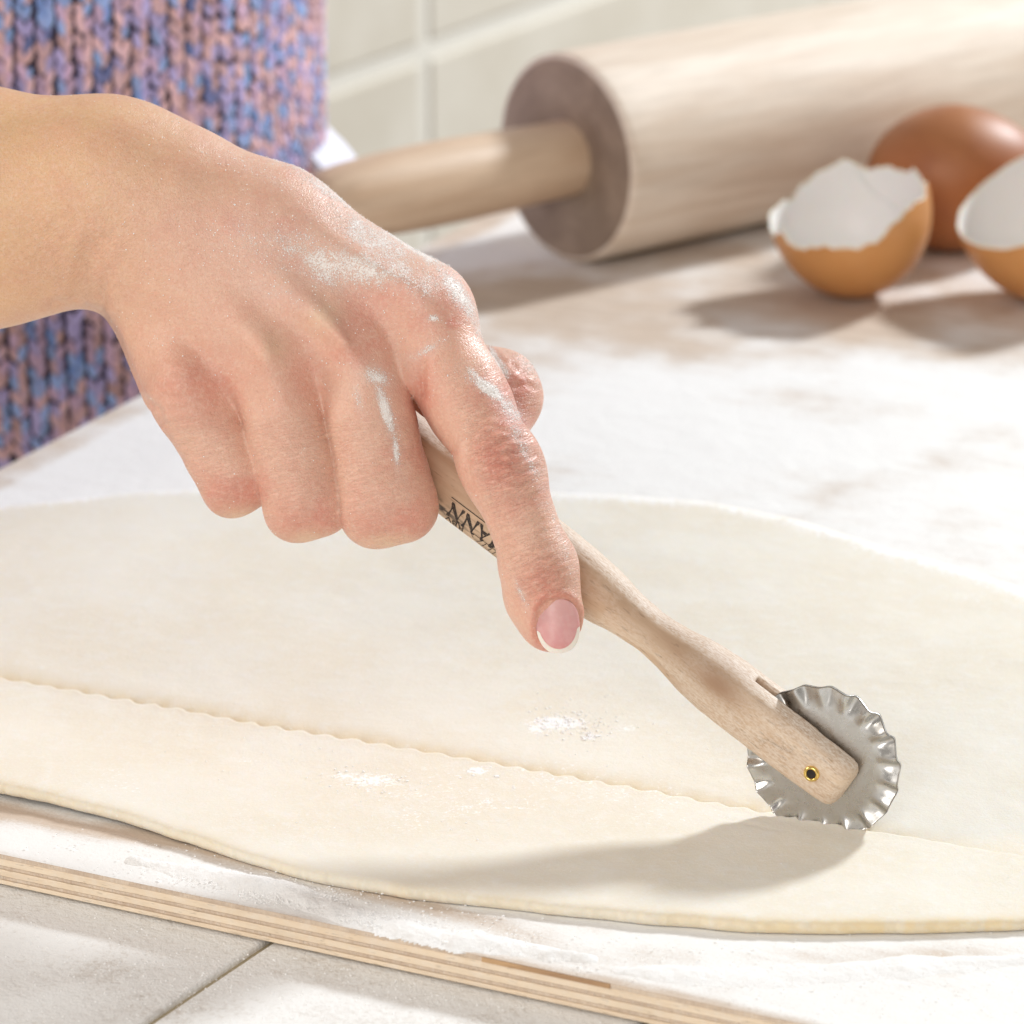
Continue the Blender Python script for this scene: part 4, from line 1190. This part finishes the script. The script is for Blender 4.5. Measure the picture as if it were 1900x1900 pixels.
lathe('end_face', [(PR - 0.0018, BL), (0.015, BL + 0.0001), (0.0, BL + 0.0001)], PINEND, pin, 96, mtx=XM)
hp = [(0.0, -0.104), (0.006, -0.1035), (0.0095, -0.101), (0.0115, -0.097), (0.0128, -0.088), (0.0138, -0.075), (0.0142, -0.060), (0.0142, -0.045), (0.0139, -0.030), (0.0135, -0.018), (0.0132, -0.008), (0.0131, 0.0006)]
hp = [(r_ * 0.95, x_q) for r_, x_q in hp]
lathe('handle', hp, HANDLEWOOD, pin, 64, mtx=XM)
hp2 = [(r_, BL - x) for r_, x in hp][::-1]
lathe('handle', hp2, HANDLEWOOD, pin, 64, mtx=XM)

# ---------------------------------------------------------------- eggs
def egg_r(t, a, b):
    """half profile of an egg: t polar angle from the blunt pole"""
    x = -np.cos(t) * b
    r = np.sin(t) * a * (1 - 0.10 * (-np.cos(t)) * 1.0 * ((-np.cos(t)) > 0))
    return r, x

def eggshell(name, label, open_n, spin, a, b, tmax, jag, seed, place_px, zc=None, sink=0.0):
    """broken half shell standing on its blunt pole, open side towards open_n"""
    n_a, n_t = 260, 30
    ph = np.linspace(0, 2 * np.pi, n_a, endpoint=False)
    jg = jag(ph)
    ts = np.linspace(0.0, 1.0, n_t)
    T_, PHI = np.meshgrid(ts, ph, indexing='ij')
    TM = tmax + jg[None, :]
    tt = T_ * TM
    def surf(off):
        r, x = egg_r(tt, a - off, b - off)
        return np.stack([r * np.cos(PHI), r * np.sin(PHI), x], -1)
    oV = surf(0).reshape(-1, 3); iV = surf(0.0005).reshape(-1, 3)
    zax = Vector(open_n).normalized(); xa = Vector((0, 0, 1)).cross(zax).normalized(); ya = zax.cross(xa)
    M = np.array(Matrix((xa, ya, zax)).transposed())
    oW = oV @ M.T; iW = iV @ M.T
    lowest = oW[:, 2].min()
    root = empty(name)
    tag(root, label, 'eggshell', 'brown egg halves on the board')
    base_ = gp(*place_px)
    root.location = (base_.x, base_.y, -lowest + 0.0001)
    # split inner lining so the rim is a band of its own
    shell = mesh('shell', oW, gridfaces(n_t, n_a, True), SHELL, root)
    memb = mesh('membrane', iW, gridfaces(n_t, n_a, True)[:, ::-1], MEMB, root)
    # broken edge, with a ragged skin standing a little proud of it
    lastO = oW[(n_t - 1) * n_a:]; lastI = iW[(n_t - 1) * n_a:]
    cen_ = oW.mean(0)
    k = 0.00045 * (0.3 + fbm(np.cos(ph) * 3 + 5, np.sin(ph) * 3 + 5, seed=seed))[:, None]
    outw = (lastO - oW[(n_t - 2) * n_a:(n_t - 1) * n_a]); outw /= np.linalg.norm(outw, axis=1, keepdims=True)
    midO = lastO * 0.9 + lastI * 0.1 + outw * k; midI = lastI + outw * k * 0.9
    V_ = np.concatenate([lastO, midO, midI, lastI])
    mesh('broken_edge', V_, gridfaces(4, n_a, True), RIMM, root)
    # hairline cracks and a fold in the lining, standing just proud of it
    if seed == 1:
        for (f0_, t0_, f1_, t1_, wdt, mt_) in ((2.2, 0.97, 1.2, 0.35, 0.00035, MEMB), (5.6, 0.93, 4.6, 0.62, 0.0003, RIMM), (0.5, 0.95, 1.6, 0.72, 0.00028, MEMB)):
            vs_, n_s = [], 28
            for q in range(n_s + 1):
                u = q / n_s; f_ = f0_ + (f1_ - f0_) * u + 0.06 * math.sin(u * 9); tm_ = (tmax + float(np.interp(f_ % (2 * np.pi), ph, jg))) * (t0_ + (t1_ - t0_) * u)
                for sd_, lift_ in ((-1, 0.0), (0, 0.0005), (1, 0.0)):
                    fo = f_ + sd_ * wdt / max(0.006, a * math.sin(tm_))
                    r0, x0 = egg_r(np.array([tm_]), a - 0.0006 - lift_, b - 0.0006 - lift_)
                    vs_.append((r0[0] * math.cos(fo), r0[0] * math.sin(fo), x0[0]))
            mesh('lining_fold', np.array(vs_) @ M.T, gridfaces(n_s + 1, 3), mt_, root)
    return root

def jag1(ph):
    j = 0.46 * (fbm(np.cos(ph) * 1.9 + 4, np.sin(ph) * 1.7 + 4, seed=81, octv=6) - 0.5)
    q = fbm(np.cos(ph) * 3.1 + 9, np.sin(ph) * 3.1 + 9, seed=82, octv=2)
    return j + 0.09 * np.floor(q * 7) / 7
up_n = Vector((-0.27, -0.26, 0.92))
eggshell('eggshell', 'broken brown eggshell half, its white inside open to the viewer, nearest the board centre', up_n, 0, 0.0258, 0.0300, R(88), jag1, 1, (1570, 552))
def jag2(ph):
    return 0.10 * (fbm(np.cos(ph) * 1.6 + 14, np.sin(ph) * 1.6 + 4, seed=83, octv=4) - 0.5)
eggshell('eggshell', 'broken brown eggshell half cut off by the right picture edge', Vector((-0.42, -0.20, 0.88)), 0, 0.0285, 0.0325, R(97), jag2, 2, (1930, 560))
ne, na = 48, 96
tt = np.linspace(0, np.pi, ne); ph = np.linspace(0, 2 * np.pi, na, endpoint=False)
r_, x_e = egg_r(tt, 0.0243, 0.0300)
EV = np.stack([np.repeat(x_e[:, None], na, 1), r_[:, None] * np.cos(ph), r_[:, None] * np.sin(ph)], -1).reshape(-1, 3)
egg = mesh('egg', EV, gridfaces(ne, na, True), EGGM)
be = gp(1768, 462)
egg.location = (be.x, be.y, 0.0244); egg.rotation_euler = (0, 0, R(8))
tag(egg, 'whole reddish brown egg lying behind the broken shells against the rolling pin', 'egg')

# ---------------------------------------------------------------- loose flour on board, dough and tiles
def heap(name, path, width, hgt, seed, zbase=0.0, label=None, step=0.0005):
    """low lumpy ridge of flour along a path of photo points lying on the surface"""
    pth = np.array([gp(x, y, zbase)[:2] for x, y in path])
    l = pth.min(0) - width * 1.6; u = pth.max(0) + width * 1.6
    X = np.arange(l[0], u[0], step); Y = np.arange(l[1], u[1], step)
    XX, YY = np.meshgrid(X, Y, indexing='ij')
    best = np.full(XX.shape, 1e9); t_all = np.zeros(XX.shape); nseg = len(pth) - 1
    for q in range(nseg):
        a, b = pth[q], pth[q + 1]; ab = b - a
        t = np.clip(((XX - a[0]) * ab[0] + (YY - a[1]) * ab[1]) / (ab @ ab), 0, 1)
        d = np.hypot(XX - a[0] - t * ab[0], YY - a[1] - t * ab[1])
        uu_ = d < best; best = np.where(uu_, d, best); t_all = np.where(uu_, (q + t) / nseg, t_all)
    big = fbm(XX * 140, YY * 140, seed=seed, octv=3); sm = fbm(XX * 600, YY * 600, seed=seed + 9, octv=4)
    wd_ = width * (0.55 + 0.9 * big) * (0.35 + 0.65 * np.clip(np.sin(np.pi * np.clip(t_all, 0.03, 0.97)) * 1.6, 0, 1))
    prof = np.clip(1 - (best / wd_) ** 2, -1, 1)
    xs_ = fbm(XX * 1800, YY * 1800, seed=seed + 19, octv=2)
    Zh = hgt * (np.maximum(prof, 0) ** 1.5 * (0.10 + 1.5 * big ** 1.5) + 0.55 * (sm - 0.52) * sstep(-0.6, 0.5, prof) + 0.30 * (xs_ - 0.5) * sstep(-0.3, 0.5, prof)) + np.where(prof < 0.0, prof * 0.0010, 0)
    P_ = np.stack([XX, YY, Zh + zbase], -1).reshape(-1, 3)
    Fq = gridfaces(len(X), len(Y))[:, ::-1]
    keep = (Zh.ravel()[Fq] > -0.0001).any(1)
    Fq = Fq[keep]; us = np.unique(Fq); mp = np.zeros(len(P_), np.int64); mp[us] = np.arange(len(us))
    o = mesh(name, P_[us], mp[Fq], FLOURM)
    tag(o, label, 'flour', kind='stuff')
    return o
heap('flour_heap', [(250, 1596), (330, 1612), (420, 1632), (520, 1652), (610, 1680), (700, 1712), (790, 1734), (900, 1752), (1010, 1768), (1090, 1778)], 0.0046, 0.0012, 91, 0.0001, 'ridge of white flour along the front edge of the board')
heap('flour_heap', [(1150, 1800), (1350, 1815), (1600, 1800), (1900, 1780)], 0.0045, 0.0007, 95, 0.0001, 'low swept flour streaks at the front right of the board')

def scatter(name, clusters, zfun, label, flat_=0.5):
    pts, rads = [], []
    for (x, y, sx, sy, n, rmin, rmax) in clusters:
        for _ in range(n):
            px_ = rng.normal(x, sx); py_ = rng.normal(y, sy)
            z = zfun; q = gp(px_, py_, z)
            ly = (q - corner).dot(e1)
            if (z == ZT and ly > -0.002) or (z != ZT and ly < 0.0015): continue
            r = rmin + (rmax - rmin) * rng.random() ** 3
            pts.append((q.x, q.y, z + r * 0.15)); rads.append(r)
    pts = np.array(pts); rads = np.array(rads)
    nr_ = np.tile(np.array([0, 0, 1.0]), (len(pts), 1))
    o = crumbs(name, pts, nr_, rads, flat_)
    tag(o, label, 'flour', kind='stuff')
    return o
scatter('flour_crumbs', [(1040, 1340, 45, 12, 260, 0.00012, 0.0005), (1095, 1366, 14, 5, 40, 0.0002, 0.0007), (700, 1445, 60, 14, 160, 0.0001, 0.00045), (885, 1432, 16, 8, 40, 0.0002, 0.0008), (900, 1440, 50, 14, 60, 0.0001, 0.0004),
                         (650, 1420, 220, 60, 300, 0.00008, 0.00028), (1150, 1350, 160, 40, 160, 0.00008, 0.0003), (1300, 1620, 260, 60, 100, 0.00006, 0.0002)], 0.00300, 'small crumbs of flour lying on the dough sheet', 0.25)
scatter('flour_crumbs', [(420, 1634, 60, 9, 500, 0.00008, 0.0003), (560, 1665, 60, 10, 800, 0.00008, 0.0003), (700, 1712, 60, 11, 900, 0.00008, 0.0003), (850, 1742, 70, 11, 800, 0.00008, 0.0003), (620, 1690, 230, 26, 300, 0.0001, 0.0004), (1050, 1790, 220, 28, 500, 0.00008, 0.0003), (250, 1590, 160, 22, 200, 0.00008, 0.00028), (1500, 1820, 300, 45, 700, 0.00008, 0.00028)], 0.0004, 'flour crumbs scattered along the board between dough and edge')
scatter('flour_crumbs', [(300, 1800, 260, 70, 1500, 0.00007, 0.0003), (760, 1850, 220, 40, 900, 0.00007, 0.0003)], ZT, 'flour crumbs scattered on the beige tiles below the board')
